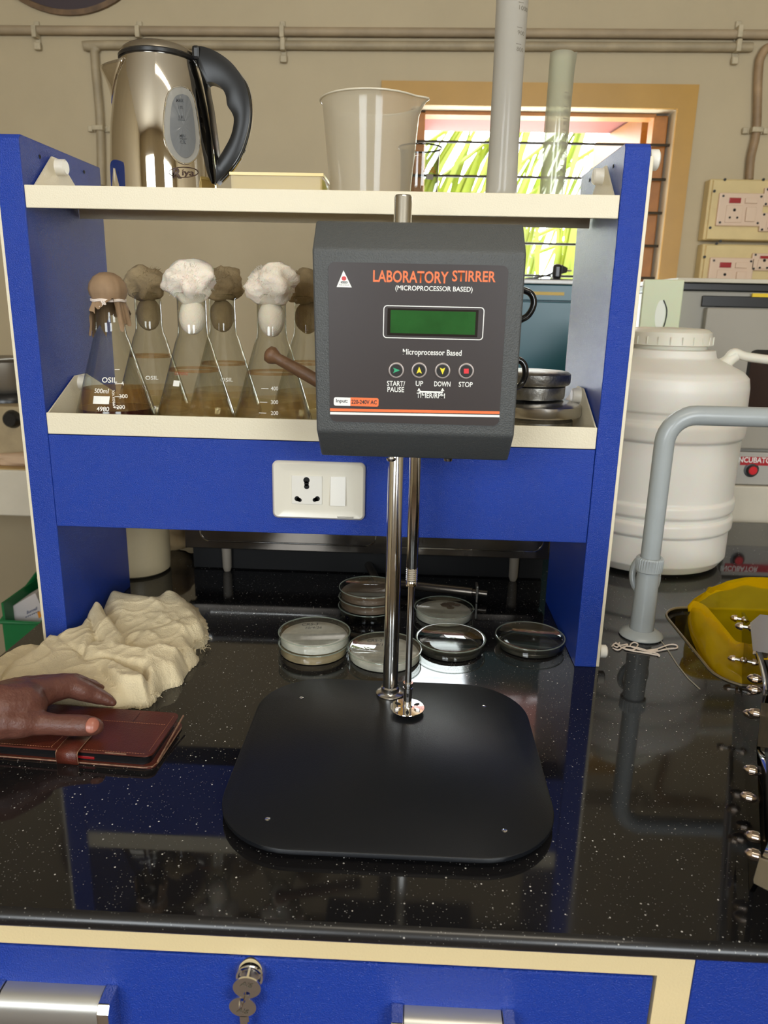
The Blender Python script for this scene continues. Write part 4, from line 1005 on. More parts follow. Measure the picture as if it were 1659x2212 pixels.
milky2 = thin_glass('milky_cylinder_plastic', (.86, .86, .82, 1), (.85, .85, .82, 1), body=rgb(216, 212, 204), bamt=.72, rough=.12)
milky3 = thin_glass('clearer_cylinder_plastic', (.90, .92, .84, 1), (.72, .72, .66, 1), body=rgb(222, 220, 206), bamt=.34, rough=.06)
xt, yt_ = at(1083, 405, 'y', .075).x, .075
cylinder(xt, yt_, [(1117, 412), (1121, 300), (1129, 180), (1136, 80), (1142, 0), (1147, -70)], 'tall milky measuring cylinder rising out of the top of the photo', False, milky2, [('1000', 1096, 33), ('900', 1110, 85), ('800', 1106, 120)])
xs, ys = at(1192, 412, 'y', .12).x, .12
cylinder(xs, ys, [(1218, 416), (1223, 360), (1229, 280), (1235, 190), (1241, 114)], 'shorter clear measuring cylinder with faded graduations, nearest the window side', True, milky3, [('100', 1210, 220), ('90', 1208, 250), ('80', 1206, 275), ('70', 1205, 300), ('60', 1203, 325), ('50', 1202, 350), ('40', 1200, 375), ('30', 1198, 398)])
# ------------------------------------------------------------------ petri dishes on the worktop
def centre(u, v, r):
    p = at(u, v, 'z', 0); h = Vector((p.x-CAM.x, p.y-CAM.y)).normalized(); return p.x+h.x*r, p.y+h.y*r
agar_w = mat('white_growth', rgb(226, 222, 212), .55, var=.35, vscale=45, bump=.3, bscale=120)
agar_b = mat('brown_growth', rgb(120, 98, 80), .5, var=.4, vscale=30)
agar_t = mat('tan_growth', rgb(176, 156, 122), .5, var=.5, vscale=35)
wet = mat('clear_wet_agar', (.03, .03, .026, 1), .08)
pen = mat('marker_pen', (.03, .03, .035, 1), .5)
dglass = thin_glass('dish_glass', (.965, .97, .96, 1), (.75, .78, .74, 1))
def dish(x, y, z, r, label, medium=None, mlevel=.010, writing=None, h=.0165, group=None):
    t = thing('petri_dish', label, 'petri dish', (x, y, z), group=group)
    obj('dish_base', lathe(x, y, [(0, z+.0004), (r*.93, z+.0004), (r*.955, z+.002), (r*.955, z+h-.004)], seg=56), dglass, t, smooth=40)
    if medium: obj('culture', lathe(x, y, [(r*.94, z+.0012), (r*.94, z+mlevel*.55), (r*.90, z+mlevel*.8), (r*.6, z+mlevel*.9), (0, z+mlevel)], seg=48), medium, t, smooth=60)
    lid = obj('dish_lid', lathe(x, y, [(r, z+.0035), (r, z+h-.0015), (r*.985, z+h), (r*.90, z+h), (r*.88, z+h-.0007), (0, z+h-.0006)], seg=56), dglass, t, smooth=40)
    obj('lid_rim', tube([(x+r*.992*math.cos(2*PI*k/56), y+r*.992*math.sin(2*PI*k/56), z+h-.0004) for k in range(57)], .0009, seg=6, cap=False), rimg, lid, smooth=60)
    if writing:
        for s, ox, oy, w_, hh_ in writing:
            bm = fit(text_bm(s, .0, shear=.25), w_, hh_); c, s_ = math.cos(.16), math.sin(.16)
            for v in bm.verts: v.co = Vector((x+ox+v.co.x*c-v.co.y*s_, y+oy+v.co.x*s_+v.co.y*c, z+h+.0002))
            obj('handwriting', bm, pen, lid)
    return t
rimg = thin_glass('dish_rim_glass', (.9, .94, .9, 1), (.8, .85, .78, 1), body=rgb(200, 210, 200), bamt=.35)
x, y = centre(678, 1441, .0565)
dish(x, y, 0, .0555, 'bottom dish of the stack of two beside the cloth, brown around its edge', agar_t, .0135)
dish(x+.001, y+.001, .0167, .0565, 'upper dish of the stack of two marked CRS-3 in pen', agar_w, .0125, [('CRS-3', -.022, .018, .026, .009), ('10/4/26', -.015, .006, .026, .008)])
x, y = centre(830, 1456, .0565)
dish(x, y, 0, .0575, 'single dish with fluffy white growth marked CRS-2, behind the steel pole', agar_w, .0125, [('CRS-2', -.028, .016, .024, .009), ('9/1', -.014, .003, .012, .008)])
x, y = centre(971, 1433, .0565)
dish(x, y, 0, .056, 'clear dish with a wet dark middle just right of the steel pole', wet, .010, [('IF', .0, .04, .008, .004)], h=.018)
x, y = centre(957, 1356, .0525)
dish(x, y, 0, .0525, 'grey-white dish with a dark sooty patch behind the clear dish', agar_w, .0125)
random.seed(9); dk = bpy.data.objects['petri_dish.003'] if 'petri_dish.003' in bpy.data.objects else None
for k in range(9):
    r_ = random.uniform(.003, .009); ox, oy = random.uniform(.004, .026), random.uniform(.004, .034)
    obj('dark_growth', wool(x+ox, y+oy, .0125, r_, r_, .0012, 50+k, .5, 2), agar_b, dk)
x, y = centre(1141, 1425, .056)
dish(x, y, 0, .056, 'dark clear dish standing alone beside the right foot of the rack', wet, .009)
x, y = centre(796, 1352, .0535)
for k, (l_, m_) in enumerate((('bottom dish of the stack of three behind the steel pole', None), ('middle dish of the stack of three behind the steel pole', agar_b), ('top dish of the stack of three, brown growth under faint writing', agar_b))):
    dish(x+(k-1)*.0006, y, k*.0172, .0535, l_, m_, .012, [('CRS', -.005, .018, .02, .007), ('10/4', 0, .008, .018, .006)] if k == 2 else ([] if k else None), h=.0168)
# ------------------------------------------------------------------ stove behind the rack
sblk = mat('black_glass_enamel', (.005, .005, .006, 1), .08)
so = thing('gas_stove', 'low black gas stove with steel trimmed front, in shadow behind the rack', 'stove', (.05, .45, 0))
SFY = .335
sxa, sxb = at(400, 1180, 'y', SFY).x, at(1186, 1200, 'y', SFY).x
zsl = at(700, 1193, 'y', SFY).z
obj('front_band', box(sxa, sxb, SFY, SFY+.02, zsl, zsl+.085, bev=.002), mat('dark_stove_steel', (.16, .14, .12, 1), .16, .9, var=.5, vscale=6), so)
obj('body', box(sxa+.004, sxb-.004, SFY+.02, .66, zsl+.004, zsl+.083, bev=.004), sblk, so)
for u in (490, 1110):
    p = at(u, 1236, 'y', SFY+.03); 
    for yy_ in (SFY+.035, .62): obj('foot', lathe(p.x, yy_, [(0, .0003), (.006, .0003), (.009, .008), (.010, zsl+.004)], seg=20), mat('grey_rubber', rgb(120, 112, 100), .6), so, smooth=40)
obj('underside_box', box(sxa+.002, sxb-.002, SFY+.045, .66, .003, zsl+.0035), mat('matte_black', (.004, .004, .004, 1), .6, spec=.2), so)  # plain matte black box closing the gap between stove and worktop
for u0, u1 in ((432, 812), (838, 1176)):
    a, b = at(u0, 1150, 'y', SFY-.001).x, at(u1, 1150, 'y', SFY-.001).x; zc0, zc1 = zsl+.016, zsl+.075
    path = [(p[0], SFY-.0008, p[2]) for p in rrect(a, b, zc0, zc1, .020, 0, 6)]
    obj('steel_trim', tube(path+path[:1], .0016, seg=6, cap=False), chrome, so, smooth=60)
gx0, gx1 = at(815, 1256, 'z', .016), at(1020, 1279, 'z', .016)
sooty = mat('sooty_pipe', (.16, .14, .12, 1), .3, .9)
gi_ = obj('gas_inlet', tube([(gx0.x-.03, SFY+.08, gx0.z+.004), tuple(gx0), tuple(gx1)], .0088, seg=16), sooty, so, smooth=60)
ge = gx1+(gx1-gx0).normalized()*.028
obj('pipe_end', tube([tuple(gx1), tuple(ge)], .0058, seg=14), sooty, gi_, smooth=60)
obj('pipe_clamp', box(gx1.x+.006, gx1.x+.010, gx1.y-.014, gx1.y+.012, .0005, gx1.z+.016, bev=.001), dullsteel, gi_)
# white canister behind the rack, left
p = at(299, 1253, 'z', 0); h = Vector((p.x-CAM.x, p.y-CAM.y)).normalized(); rr2 = .066; cx_, cy_ = p.x+h.x*rr2, p.y+h.y*rr2
cn = thing('canister', 'cream plastic canister standing behind the left foot of the rack', 'container', (cx_, cy_, 0))
obj('body', lathe(cx_, cy_, [(0, 0), (rr2-.008, 0), (rr2-.001, .005), (rr2, .012), (rr2+.002, .16), (rr2-.004, .165)], seg=56), mat('cream_canister_plastic', rgb(205, 188, 150), .4, var=.12, vscale=12), cn, smooth=40)
obj('lid', lathe(cx_, cy_, [(rr2+.004, .160), (rr2+.004, .176), (rr2, .18), (0, .18)], seg=56), whitep, cn, smooth=40)
p = at(388, 1185, 'y', .50)
single('crumpled_rag', wool(p.x-.012, .50, .050, .055, .04, .045, 31, .4), mat('tan_rag', rgb(170, 145, 105), .9, bump=.6, bscale=60), (p.x, .50, 0), 'crumpled tan rag between the cream canister and the black stove', 'rag', smooth=180)
# ------------------------------------------------------------------ white drum
vv_ = next(v for v in range(1260, 1100, -1) if at(1388, v, 'z', 0).y > .565); x0d, y0d = at(1388, vv_, 'z', 0)[:2]
SP = [(1521, 1247), (1548, 1231), (1566, 1200), (1572, 1156), (1580, 1100), (1584, 1071), (1603, 949), (1609, 914), (1614, 893), (1617, 872), (1621, 840), (1620, 819), (1608, 805), (1580, 790), (1549, 774), (1547, 757), (1528, 755)]
DP = prof(x0d, y0d, SP); z0_ = DP[0][1]
DP = [(DP[0][0]*.8, 0), (DP[0][0]*.95, .004)]+[(r_, max(z, .008)) for r_, z in DP[1:]]
dm = mat('white_drum_plastic', rgb(226, 222, 214), .38, sss=.25, var=.05, vscale=5)
dr = thing('storage_drum', 'big white plastic storage drum with moulded ribs behind the grey tap', 'drum', (x0d, y0d, 0))
zr_ = lambda v: prof(x0d, y0d, [(1600, v)])[0][1]
DR = rfun(DP); dzz = []
def rib(z, v0, v1): a_, b_ = sorted((zr_(v0), zr_(v1))); c_, h_ = (a_+b_)/2, (b_-a_)/2; return max(0, 1-((z-c_)/h_)**6)
zz_ = DP[1][1]; fine = [(0, 0), (DP[0][0], 0)]
while zz_ < DP[-1][1]:
    fine.append((DR(zz_)+.0055*(rib(zz_, 908, 948)+rib(zz_, 1076, 1106)+rib(zz_, 1114, 1146))-.003*(rib(zz_, 885, 905)), zz_)); zz_ += .0022
fine.append(DP[-1])
obj('body', lathe(x0d, y0d, fine, seg=96), dm, dr, smooth=50)
LP = prof(x0d, y0d, [(1528, 756), (1530, 748), (1541, 747), (1540, 720), (1532, 713), (1522, 711)])
obj('screw_lid', lathe(x0d, y0d, LP+[(LP[-1][0]-.012, LP[-1][1]+.001), (0, LP[-1][1]-.002)], seg=96), mat('drum_lid_plastic', rgb(220, 216, 202), .42, sss=.2), dr, smooth=35)
for k in range(24):
    a_ = 2*PI*k/24; bm = nb(); R1_ = LP[2][0]
    add_tube(bm, [(x0d+R1_*math.cos(a_), y0d+R1_*math.sin(a_), z) for z in (LP[1][1]+.003, LP[3][1]-.008)], .0012, seg=5); obj('grip_rib', bm, MATS['drum_lid_plastic'], dr)
pt_ = lambda u, v: tuple(at(u, v, 'y', y0d))
obj('handle_boss', tube(catmull([pt_(1560, 792), pt_(1575, 778), pt_(1590, 768)], 5), [.020, .018, .017, .015, .014, .013, .013, .0125, .0125, .012, .012], seg=16), MATS['drum_lid_plastic'], dr, smooth=60)
obj('handle', tube(catmull([pt_(1572, 775), pt_(1586, 762), pt_(1610, 770), pt_(1660, 777), pt_(1700, 780), pt_(1722, 800), pt_(1700, 840)], 6), .0095, seg=14), MATS['drum_lid_plastic'], dr, smooth=60)
# ------------------------------------------------------------------ grey swan neck tap
gp = mat('grey_pvc', rgb(160, 166, 168), .3, var=.08, vscale=20)
p = at(1384, 1372, 'z', 0); tx, ty = p.x, p.y
tp = thing('swan_neck_tap', 'grey plastic swan neck tap over the sink', 'tap', (tx, ty, 0))
obj('flange', lathe(tx, ty, [(0, .0), (.034, .0), (.036, .002), (.035, .0045), (.026, .010), (.020, .013)], seg=48), gp, tp, smooth=50)
zt1 = prof(tx, ty, [(1405, 1232)])[0][1]
obj('lower_pipe', lathe(tx, ty, [(.0195, .010), (.0180, zt1)], seg=32), gp, tp, smooth=50)
bm = lathe(tx, ty, [(.0185, zt1-.002), (.0215, zt1), (.0215, zt1+.020), (.0200, zt1+.023), (.016, zt1+.023)], seg=64)
for v in bm.verts:
    d_ = Vector((v.co.x-tx, v.co.y-ty)); a_ = math.atan2(d_.y, d_.x)
    if .001+zt1 <= v.co.z <= zt1+.021: v.co.x += math.cos(a_)*.0008*(1 if int(round(a_/(2*PI/64))) % 2 else -1); v.co.y += math.sin(a_)*.0008*(1 if int(round(a_/(2*PI/64))) % 2 else -1)
obj('ribbed_nut', bm, gp, tp)
ztp = prof(tx, ty, [(1450, 899)])[0][1]+.002
rb_ = .045
path = [(tx, ty, zt1+.018), (tx, ty, ztp-rb_)]+[(tx+rb_-rb_*math.cos(k*PI/16), ty, ztp-rb_+rb_*math.sin(k*PI/16)) for k in range(1, 9)]+[(tx+.27, ty, ztp)]+[(tx+.27+.045*math.sin(k*PI/16), ty, ztp-.045+.045*math.cos(k*PI/16)) for k in range(1, 9)]+[(tx+.315, ty, ztp-.09)]
obj('neck', tube(path, .0155, seg=24), gp, tp, smooth=60)
rg_c = at(1376, 1238, 'y', ty+.035)
bm = nb(); add_tube(bm, [(rg_c.x+.024*math.cos(2*PI*k/28)*.9+.014, rg_c.y+.010*math.sin(2*PI*k/28), rg_c.z+.030*math.sin(2*PI*k/28)-.004) for k in range(29)], .0055, seg=10, cap=False)
obj('clamp_ring', bm, gp, tp, smooth=60)
# string on the worktop
bm = nb()
zP = lambda l: [tuple(at(u, v, 'z', .0014+.0006*(i % 2))) for i, (u, v) in enumerate(l)]
for l in ([(1322, 1396), (1330, 1390), (1345, 1400), (1368, 1404), (1378, 1392), (1368, 1388), (1362, 1396), (1385, 1404), (1410, 1408), (1440, 1402), (1462, 1400), (1460, 1393), (1444, 1393), (1418, 1402), (1395, 1406), (1420, 1412), (1424, 1418)], [(1324, 1400), (1336, 1404), (1352, 1396), (1380, 1400), (1402, 1406), (1420, 1404), (1408, 1410), (1380, 1408)], [(1330, 1388), (1340, 1394), (1356, 1392), (1350, 1402), (1390, 1410), (1426, 1416)], [(1324, 1394), (1334, 1398), (1338, 1388)]):
    add_tube(bm, catmull(zP(l), 6), .0012, seg=6)
single('white_string', bm, string, (tx, ty-.04, 0), 'tangled bit of white string lying in front of the tap foot', 'string')
# ------------------------------------------------------------------ yellow bag in the sink
bagm = thin_glass('thin_yellow_plastic', (.98, .88, .22, 1), (.92, .76, .10, 1), body=rgb(250, 214, 10), bamt=.36, rough=.10)
rim = [(1497, 1300, .13), (1515, 1284, .16), (1540, 1270, .19), (1575, 1257, .215), (1620, 1249, .23), (1680, 1255, .235), (1760, 1290, .2), (1800, 1350, .12), (1740, 1420, .05), (1660, 1402, .03), (1612, 1392, .035), (1588, 1386, .04), (1568, 1362, .06), (1545, 1333, .085), (1525, 1312, .105), (1508, 1302, .12)]
RIM = [at(u, v, 'y', y) for u, v, y in rim]
LOW = []
for (u, v, y), q in zip(rim, [(.635, .14, -.03), (.66, .20, -.04), (.69, .235, -.05), (.76, .243, -.05), (.84, .243, -.05), (.90, .243, -.05), (.96, .2, -.05), (.98, .10, -.04), (.93, .0, -.02), None, None, None, None, None, None, None]):
    LOW.append(Vector(q) if q else None)
for i, (u, v) in zip(range(9, 16), ((1690, 1486), (1640, 1486), (1600, 1478), (1570, 1466), (1538, 1448), (1520, 1428), (1508, 1400))):
    LOW[i] = at(u, v, 'z', -.002); LOW[i].x = max(LOW[i].x, sx0+.008); LOW[i].y = max(LOW[i].y, sy0+.006)
def loop_cat(P, n):
    Pc = P[-1:]+P+P[:2]; o = []
    for i in range(1, len(P)+1):
        a, b, c, d = Pc[i-1], Pc[i], Pc[i+1], Pc[min(i+2, len(Pc)-1)]
        for k in range(n):
            t_ = k/n; o.append(0.5*((2*b)+(c-a)*t_+(2*a-5*b+4*c-d)*t_*t_+(3*b-a-3*c+d)*t_**3))
    return o
Ra, Lb = loop_cat(RIM, 6), loop_cat(LOW, 6); nn = len(Ra); bcx = sum(Lb, Vector())/nn
bm = nb(); rings = []
for s in [k/10 for k in range(11)]+[1.25, 1.6, 2.0]:
    ring = []
    for k in range(nn):
        if s <= 1: q = Ra[k].lerp(Lb[k], s); q += Vector((q.x-bcx.x, q.y-bcx.y, 0)).normalized()*.010*math.sin(PI*s)
        else:
            q = Lb[k].lerp(Vector((bcx.x, bcx.y, Lb[k].z)), (s-1)*.75); q.z = Lb[k].z*(1-(s-1)*.2)-.13*(s-1)
        cr = noise.noise(q*28)*.006+abs(noise.noise(q*16+Vector((5, 0, 0))))*.014+abs(noise.noise(q*40))*.006
        q = q+Vector((q.x-bcx.x, q.y-bcx.y, .3)).normalized()*(cr-.004)*(1 if s < .9 else 0)
        ring.append(bm.verts.new(q))
    rings.append(ring)
for U, V in zip(rings, rings[1:]):
    for k in range(nn): bm.faces.new((U[k], U[(k+1) % nn], V[(k+1) % nn], V[k]))
bg_ = thing('plastic_bag', 'crumpled yellow plastic bag sitting open in the sink', 'bag', (bcx.x, bcx.y, -.15))
obj('bag_film', bm, bagm, bg_, smooth=55)
bm = nb(); rings = []
for s, w_ in ((0, 0), (.5, .006), (1, .004)):
    rings.append([bm.verts.new(Ra[k]+Vector((Ra[k].x-bcx.x, Ra[k].y-bcx.y, 0)).normalized()*(w_+noise.noise(Ra[k]*30)*.003)+Vector((0, 0, .002-s*(.018+.012*noise.noise(Ra[k]*18))))) for k in range(nn)])
for U, V in zip(rings, rings[1:]):
    for k in range(nn): bm.faces.new((U[k], U[(k+1) % nn], V[(k+1) % nn], V[k]))
obj('folded_rim', bm, thin_glass('doubled_yellow_plastic', (.95, .78, .12, 1), (.85, .66, .06, 1), body=rgb(250, 210, 10), bamt=.6, rough=.12), bg_, smooth=55)
# ------------------------------------------------------------------ bolted machine at the right edge
Bq, Fq = at(1602, 1492, 'z', 0), at(1618, 1925, 'z', 0)
e = (Bq-Fq).normalized(); nrm = Vector((e.y, -e.x, 0))
if nrm.x < 0: nrm = -nrm
def pl(u, v, off=0.0):
    d_ = ray(u, v); o_ = Fq+nrm*off; return CAM+d_*((o_-CAM).dot(nrm)/d_.dot(nrm))
mc = thing('bolted_machine', 'machine with a smoked clear side plate, dome bolts and a polished steel chute', 'machine', tuple(Fq))
smoke = thin_glass('smoked_acrylic', (.34, .31, .27, 1), (.15, .14, .12, 1), rough=.03)
pp = [(1602, 1322), (1611, 1338), (1622, 1345), (1626, 1405), (1640, 1440), (1655, 1500), (1634, 1610), (1644, 1850), (1630, 1905), (1619, 1925), (1610, 1720), (1603, 1560)]
obj('side_plate', prism([pl(u, v) for u, v in pp], tuple(nrm*.004)), smoke, mc)
def slab_px(name, px, m, off=.012, depth=.12, bev=0): return obj(name, prism([pl(u, v, off) for u, v in px], tuple(nrm*depth), bev=bev), m, mc)
slab_px('body', [(1650, 1425), (1780, 1430), (1780, 1900), (1650, 1870), (1650, 1640), (1662, 1500)], mat('machine_black', (.01, .01, .01, 1), .3), off=.006)
slab_px('top_cover', [(1620, 1345), (1642, 1327), (1780, 1345), (1780, 1430), (1640, 1408), (1626, 1405)], mat('white_paper_cover', rgb(244, 244, 248), .5), off=-.003, bev=.0005)
slab_px('brass_window', [(1645, 1518), (1780, 1530), (1780, 1625), (1636, 1612)], mat('brass_louvre', (.55, .38, .12, 1), .28, .9, var=.5, vscale=60), off=-.001)
slab_px('cream_base', [(1641, 1852), (1780, 1930), (1780, 1985), (1628, 1908), (1627, 1900)], mat('cream_machine_base', rgb(224, 214, 184), .4), off=-.003, bev=.0005)
# curved polished chute
bm = nb(); rows_ = []
for i in range(13):
    t_ = i/12; c_ = math.sin(PI*t_)
    rows_.append([bm.verts.new(pl(1632+10*t_, 1618+228*t_, -.003)+nrm*(.002)+nrm*w_*.16+Vector((0, 0, -.03*w_))+e*(-.012*c_*w_)+nrm*.012*c_) for w_ in (0, .15, .35, .6, 1)])
for U, V in zip(rows_, rows_[1:]):
    for k in range(4): bm.faces.new((U[k], U[k+1], V[k+1], V[k]))
ch = obj('steel_chute', bm, chrome, mc, smooth=70); ch.modifiers.new('thickness', 'SOLIDIFY').thickness = .002
obj('lever_rod', tube(catmull([pl(1640, 1412, .004), pl(1650, 1450, .002), pl(1656, 1490, .002), pl(1650, 1530, .003), pl(1632, 1612, .006)], 6), .0036, seg=10), steel, mc, smooth=60)
obj('latch', box(*(lambda a: (a.x-.004, a.x+.012, a.y-.006, a.y+.006, a.z-.008, a.z+.010))(pl(1637, 1406, .004)), bev=.002), chrome, mc)
bolt_m = mat('nickel_bolt', (.75, .62, .52, 1), .16, 1.0)
for (u, v, sides) in ((1589, 1339, 2), (1604, 1357, 2), (1586, 1427, 2), (1631, 1466, 0), (1629, 1490, 0), (1633, 1541, 0), (1622, 1542, 0), (1624, 1664, 0), (1617, 1722, 0), (1630, 1808, 0), (1630, 1847, 0)):
    c = pl(u+(20 if sides else 0), v, 0)
    bt = nb()
    l_ = .022 if sides else .009
    q0 = c-nrm*l_
    add_tube(bt, [q0, q0+nrm*.003, q0+nrm*.006, q0+nrm*.0061, q0+nrm*.010], [.0015, .0045, .0052, .0058, .0058], seg=6 if 0 else 12)
    bl = obj('dome_bolt', bt, bolt_m, mc, smooth=50)
    if sides:
        bt = nb(); add_tube(bt, [q0+nrm*.010, c+nrm*.004], .0026, seg=10); obj('bolt_shank', bt, steel, bl, smooth=60)
        bt = nb(); q1 = c-nrm*.006; add_tube(bt, [q1, q1+nrm*.003, q1+nrm*.005], [.002, .005, .0055], seg=12); obj('bolt_nut', bt, bolt_m, bl, smooth=50)
# ------------------------------------------------------------------ background things, right
ywf = .95
table = mat('pale_table_top', rgb(208, 200, 182), .5, var=.1)
tz1, tz0 = .084, -.019
rt_ = thing('wall_bench', 'pale thick topped bench along the wall under the grey incubator', 'bench', (1.4, 1.2, ZF))
obj('bench_top', box(.66, X1-.01, ywf-.02, WY-.001, tz0, tz1, bev=.004), table, rt_)
for x_ in (.67, 1.45, 2.4): obj('bench_support', box(x_, x_+.1, ywf+.05, WY-.02, ZF, tz0), table, rt_)
inc = thing('incubator', 'grey incubator with a black framed door and a red lettered strip on the wall bench', 'incubator', (1.1, 1.2, tz1))
gm = mat('incubator_grey', rgb(150, 146, 136), .45); gm2 = mat('incubator_door_grey', rgb(158, 152, 140), .45); bm2 = mat('incubator_black', (.012, .012, .013, 1), .35)
ux = lambda u, v=800: at(u, v, 'y', ywf).x
vz = lambda v, u=1600: at(u, v, 'y', ywf).z
bxx0 = ux(1472, 660)
obj('body', box(bxx0, 1.55, ywf+.012, 1.43, tz1+.002, vz(630), bev=.004), gm, inc)
obj('black_band', box(bxx0-.004, 1.55, ywf+.006, 1.43, vz(630)+.001, vz(613), bev=.002), bm2, inc)
obj('top_slab', box(bxx0-.02, 1.56, ywf-.01, 1.43, vz(613)+.001, vz(603), bev=.002), table, inc)
obj('door_frame', box(ux(1517, 660), 1.54, ywf+.002, ywf+.0115, vz(664), vz(640), bev=.002), bm2, inc)
dd = obj('door', box(ux(1520, 700), 1.53, ywf-.012, ywf+.0115, vz(968), vz(666), bev=.004), gm2, inc)
obj('yellow_strip', box(ux(1625, 636), 1.3, ywf-.002, ywf+.004, vz(641), vz(633)), mat('yellow_strip', rgb(225, 190, 20), .4), inc)
wn = obj('door_window', prism([(p_[0], ywf-.013, p_[2]) for p_ in rrect(ux(1608, 800), 1.35, vz(885), vz(754), .02)], (0, .003, 0)), mat('incubator_window_frame', (.01, .01, .01, 1), .2), dd)
obj('window_glass', prism([(p_[0], ywf-.0136, p_[2]) for p_ in rrect(ux(1614, 800), 1.34, vz(878), vz(762), .015)], (0, .0008, 0)), mat('dark_maroon_glass', (.022, .010, .010, 1), .08), wn)
obj('control_panel', box(ux(1590, 1000), 1.53, ywf-.008, ywf+.0115, vz(1045), vz(975), bev=.003), mat('pale_grey_panel', rgb(176, 172, 164), .4), inc)
rs = obj('name_strip', box(ux(1597, 993), ux(1720, 993), ywf-.0095, ywf-.0075, vz(1003), vz(985)), redp2 if 'redp2' in globals() else mat('red_name_strip', rgb(176, 30, 40), .4), inc)
obj('strip_lettering', text_on_y('INCUBATOR', 1592, 988, 1676, 1000, ywf-.0098, .02), white_ink, rs)
c = at(1623, 1015, 'y', ywf-.009)
obj('control_knob', ydisc([(0, .012), (.012, .012), (.014, .009), (.014, .002), (.020, .001), (.020, 0)], (c.x, ywf-.008, c.z)), [mat('dark_knob_ring', (.03, .03, .03, 1), .4)], inc, smooth=40)
obj('knob_cap', ydisc([(0, .0135), (.010, .0135), (.0115, .0118)], (c.x, ywf-.008, c.z)), mat('red_button_ink', rgb(215, 30, 40), .4), inc, smooth=40)
# light green board with a hook
gb2 = thing('plastic_board', 'pale green board with an oval hand hole leaning by the incubator', 'panel', (.77, ywf, tz1))
x0, x1 = at(1386, 650, 'y', ywf-.02).x, at(1472, 650, 'y', ywf-.02).x
obj('panel', box(x0, x1, ywf-.026, ywf-.014, tz1+.0005, at(1430, 604, 'y', ywf-.02).z, bev=.002), mat('pale_green_plastic', rgb(214, 222, 188), .35, sss=.2), gb2)
c = at(1426, 680, 'y', ywf-.027)
obj('oval_plate', prism([(c.x+.013*math.cos(2*PI*k/28), ywf-.0268, c.z+.036*math.sin(2*PI*k/28)) for k in range(28)], (0, .0015, 0)), mat('bright_white_label', rgb(240, 244, 232), .4), gb2)
obj('hook_line', tube(catmull([(c.x+.004, ywf-.028, c.z+.036), (c.x+.015, ywf-.028, c.z+.012), (c.x+.014, ywf-.028, c.z-.02), (c.x+.006, ywf-.028, c.z-.045)], 5), .0014, seg=6), black_ink, gb2)
# teal fridge
teal = mat('teal_enamel', rgb(18, 84, 98), .3)
yf = 1.0
fr = thing('fridge', 'dark teal fridge with a white top in front of the window', 'fridge', (.5, 1.2, ZF))
fxa, fxb = at(1010, 620, 'y', yf).x, .445+.0
fxa, fxb = .33, .445
fxb = .64
zt2 = at(1200, 614, 'y', yf).z
obj('cabinet', box(fxa, fxb, yf+.012, 1.44, ZF+.03, zt2-.001, bev=.004), teal, fr)
obj('door', box(fxa+.002, fxb-.002, yf-.004, yf+.0115, ZF+.06, at(1200, 652, 'y', yf).z, bev=.003), teal, fr)
obj('top_band', box(fxa+.002, fxb-.002, yf-.004, yf+.0115, at(1200, 650, 'y', yf).z, zt2-.002, bev=.002), teal, fr)
obj('yellow_stripe', box(at(1140, 634, 'y', yf).x, at(1218, 634, 'y', yf).x, yf-.0055, yf-.0035, at(1200, 638, 'y', yf).z, at(1200, 631, 'y', yf).z), mat('ochre_stripe', rgb(196, 160, 20), .4), fr)
obj('white_top', box(fxa-.004, fxb+.004, yf-.008, 1.44, zt2, at(1200, 605, 'y', yf).z, bev=.003), mat('white_enamel', rgb(225, 228, 230), .3), fr)
zt3 = at(1200, 605, 'y', yf).z
p = at(1205, 590, 'y', 1.08)
pg = thing('black_plug', 'black power plug standing on the white fridge top', 'plug', (p.x, 1.08, zt3))
obj('plug_body', box(p.x-.016, p.x+.008, 1.06, 1.10, zt3+.004, zt3+.044, bev=.008), blackp, pg)
obj('plug_face', prism([(p.x+.006, 1.062, zt3+.018), (p.x+.022, 1.066, zt3+.022), (p.x+.024, 1.066, zt3+.034), (p.x+.006, 1.062, zt3+.042)], (0, .03, 0), bev=.002), blackp, pg)
obj('pin', tube([(p.x+.020, 1.08, zt3+.028), (p.x+.036, 1.08, zt3+.028)], .0025, seg=8), chrome, pg)
obj('cable', tube(catmull([(p.x-.012, 1.08, zt3+.022), (p.x-.045, 1.07, zt3+.010), (p.x-.09, 1.06, zt3+.003), (p.x-.05, 1.05, zt3+.003), (p.x+.06, 1.05, zt3+.003)], 6), .0022, seg=8), blackp, pg)
# ------------------------------------------------------------------ background things, left
lb_ = thing('side_table', 'thick cream topped table against the wall at the left edge', 'table', (-1.3, 1.2, ZF))
obj('table_top', box(X0+.01, -.62, .9, WY-.001, -.056, .074, bev=.004), table, lb_)
obj('table_support', box(X0+.05, X0+.15, .95, WY-.02, ZF, -.057), table, lb_); obj('table_support', box(-.74, -.64, .98, WY-.02, ZF, -.057), mat('brown_support', rgb(90, 70, 48), .6), lb_)
obj('table_mat', box(X0+.02, -.63, .905, WY-.01, .0742, .077), mat('tan_table_mat', rgb(190, 160, 108), .6, var=.3), lb_)
hp = thing('hot_plate', 'beige hot plate with a black knob beside the rack on the side table', 'hot plate', (-1.1, 1.15, .077))
hx1 = at(47, 900, 'y', 1.02).x
obj('body', box(-1.45, hx1, 1.02, 1.38, .085, at(20, 878, 'y', 1.02).z, bev=.006), mat('beige_hot_plate', rgb(176, 158, 124), .5, var=.25, vscale=20), hp)
for xx in (-1.4, hx1-.05): obj('foot', box(xx, xx+.03, 1.05, 1.33, .0772, .0852), blackp, hp)
c = at(24, 906, 'y', 1.01)
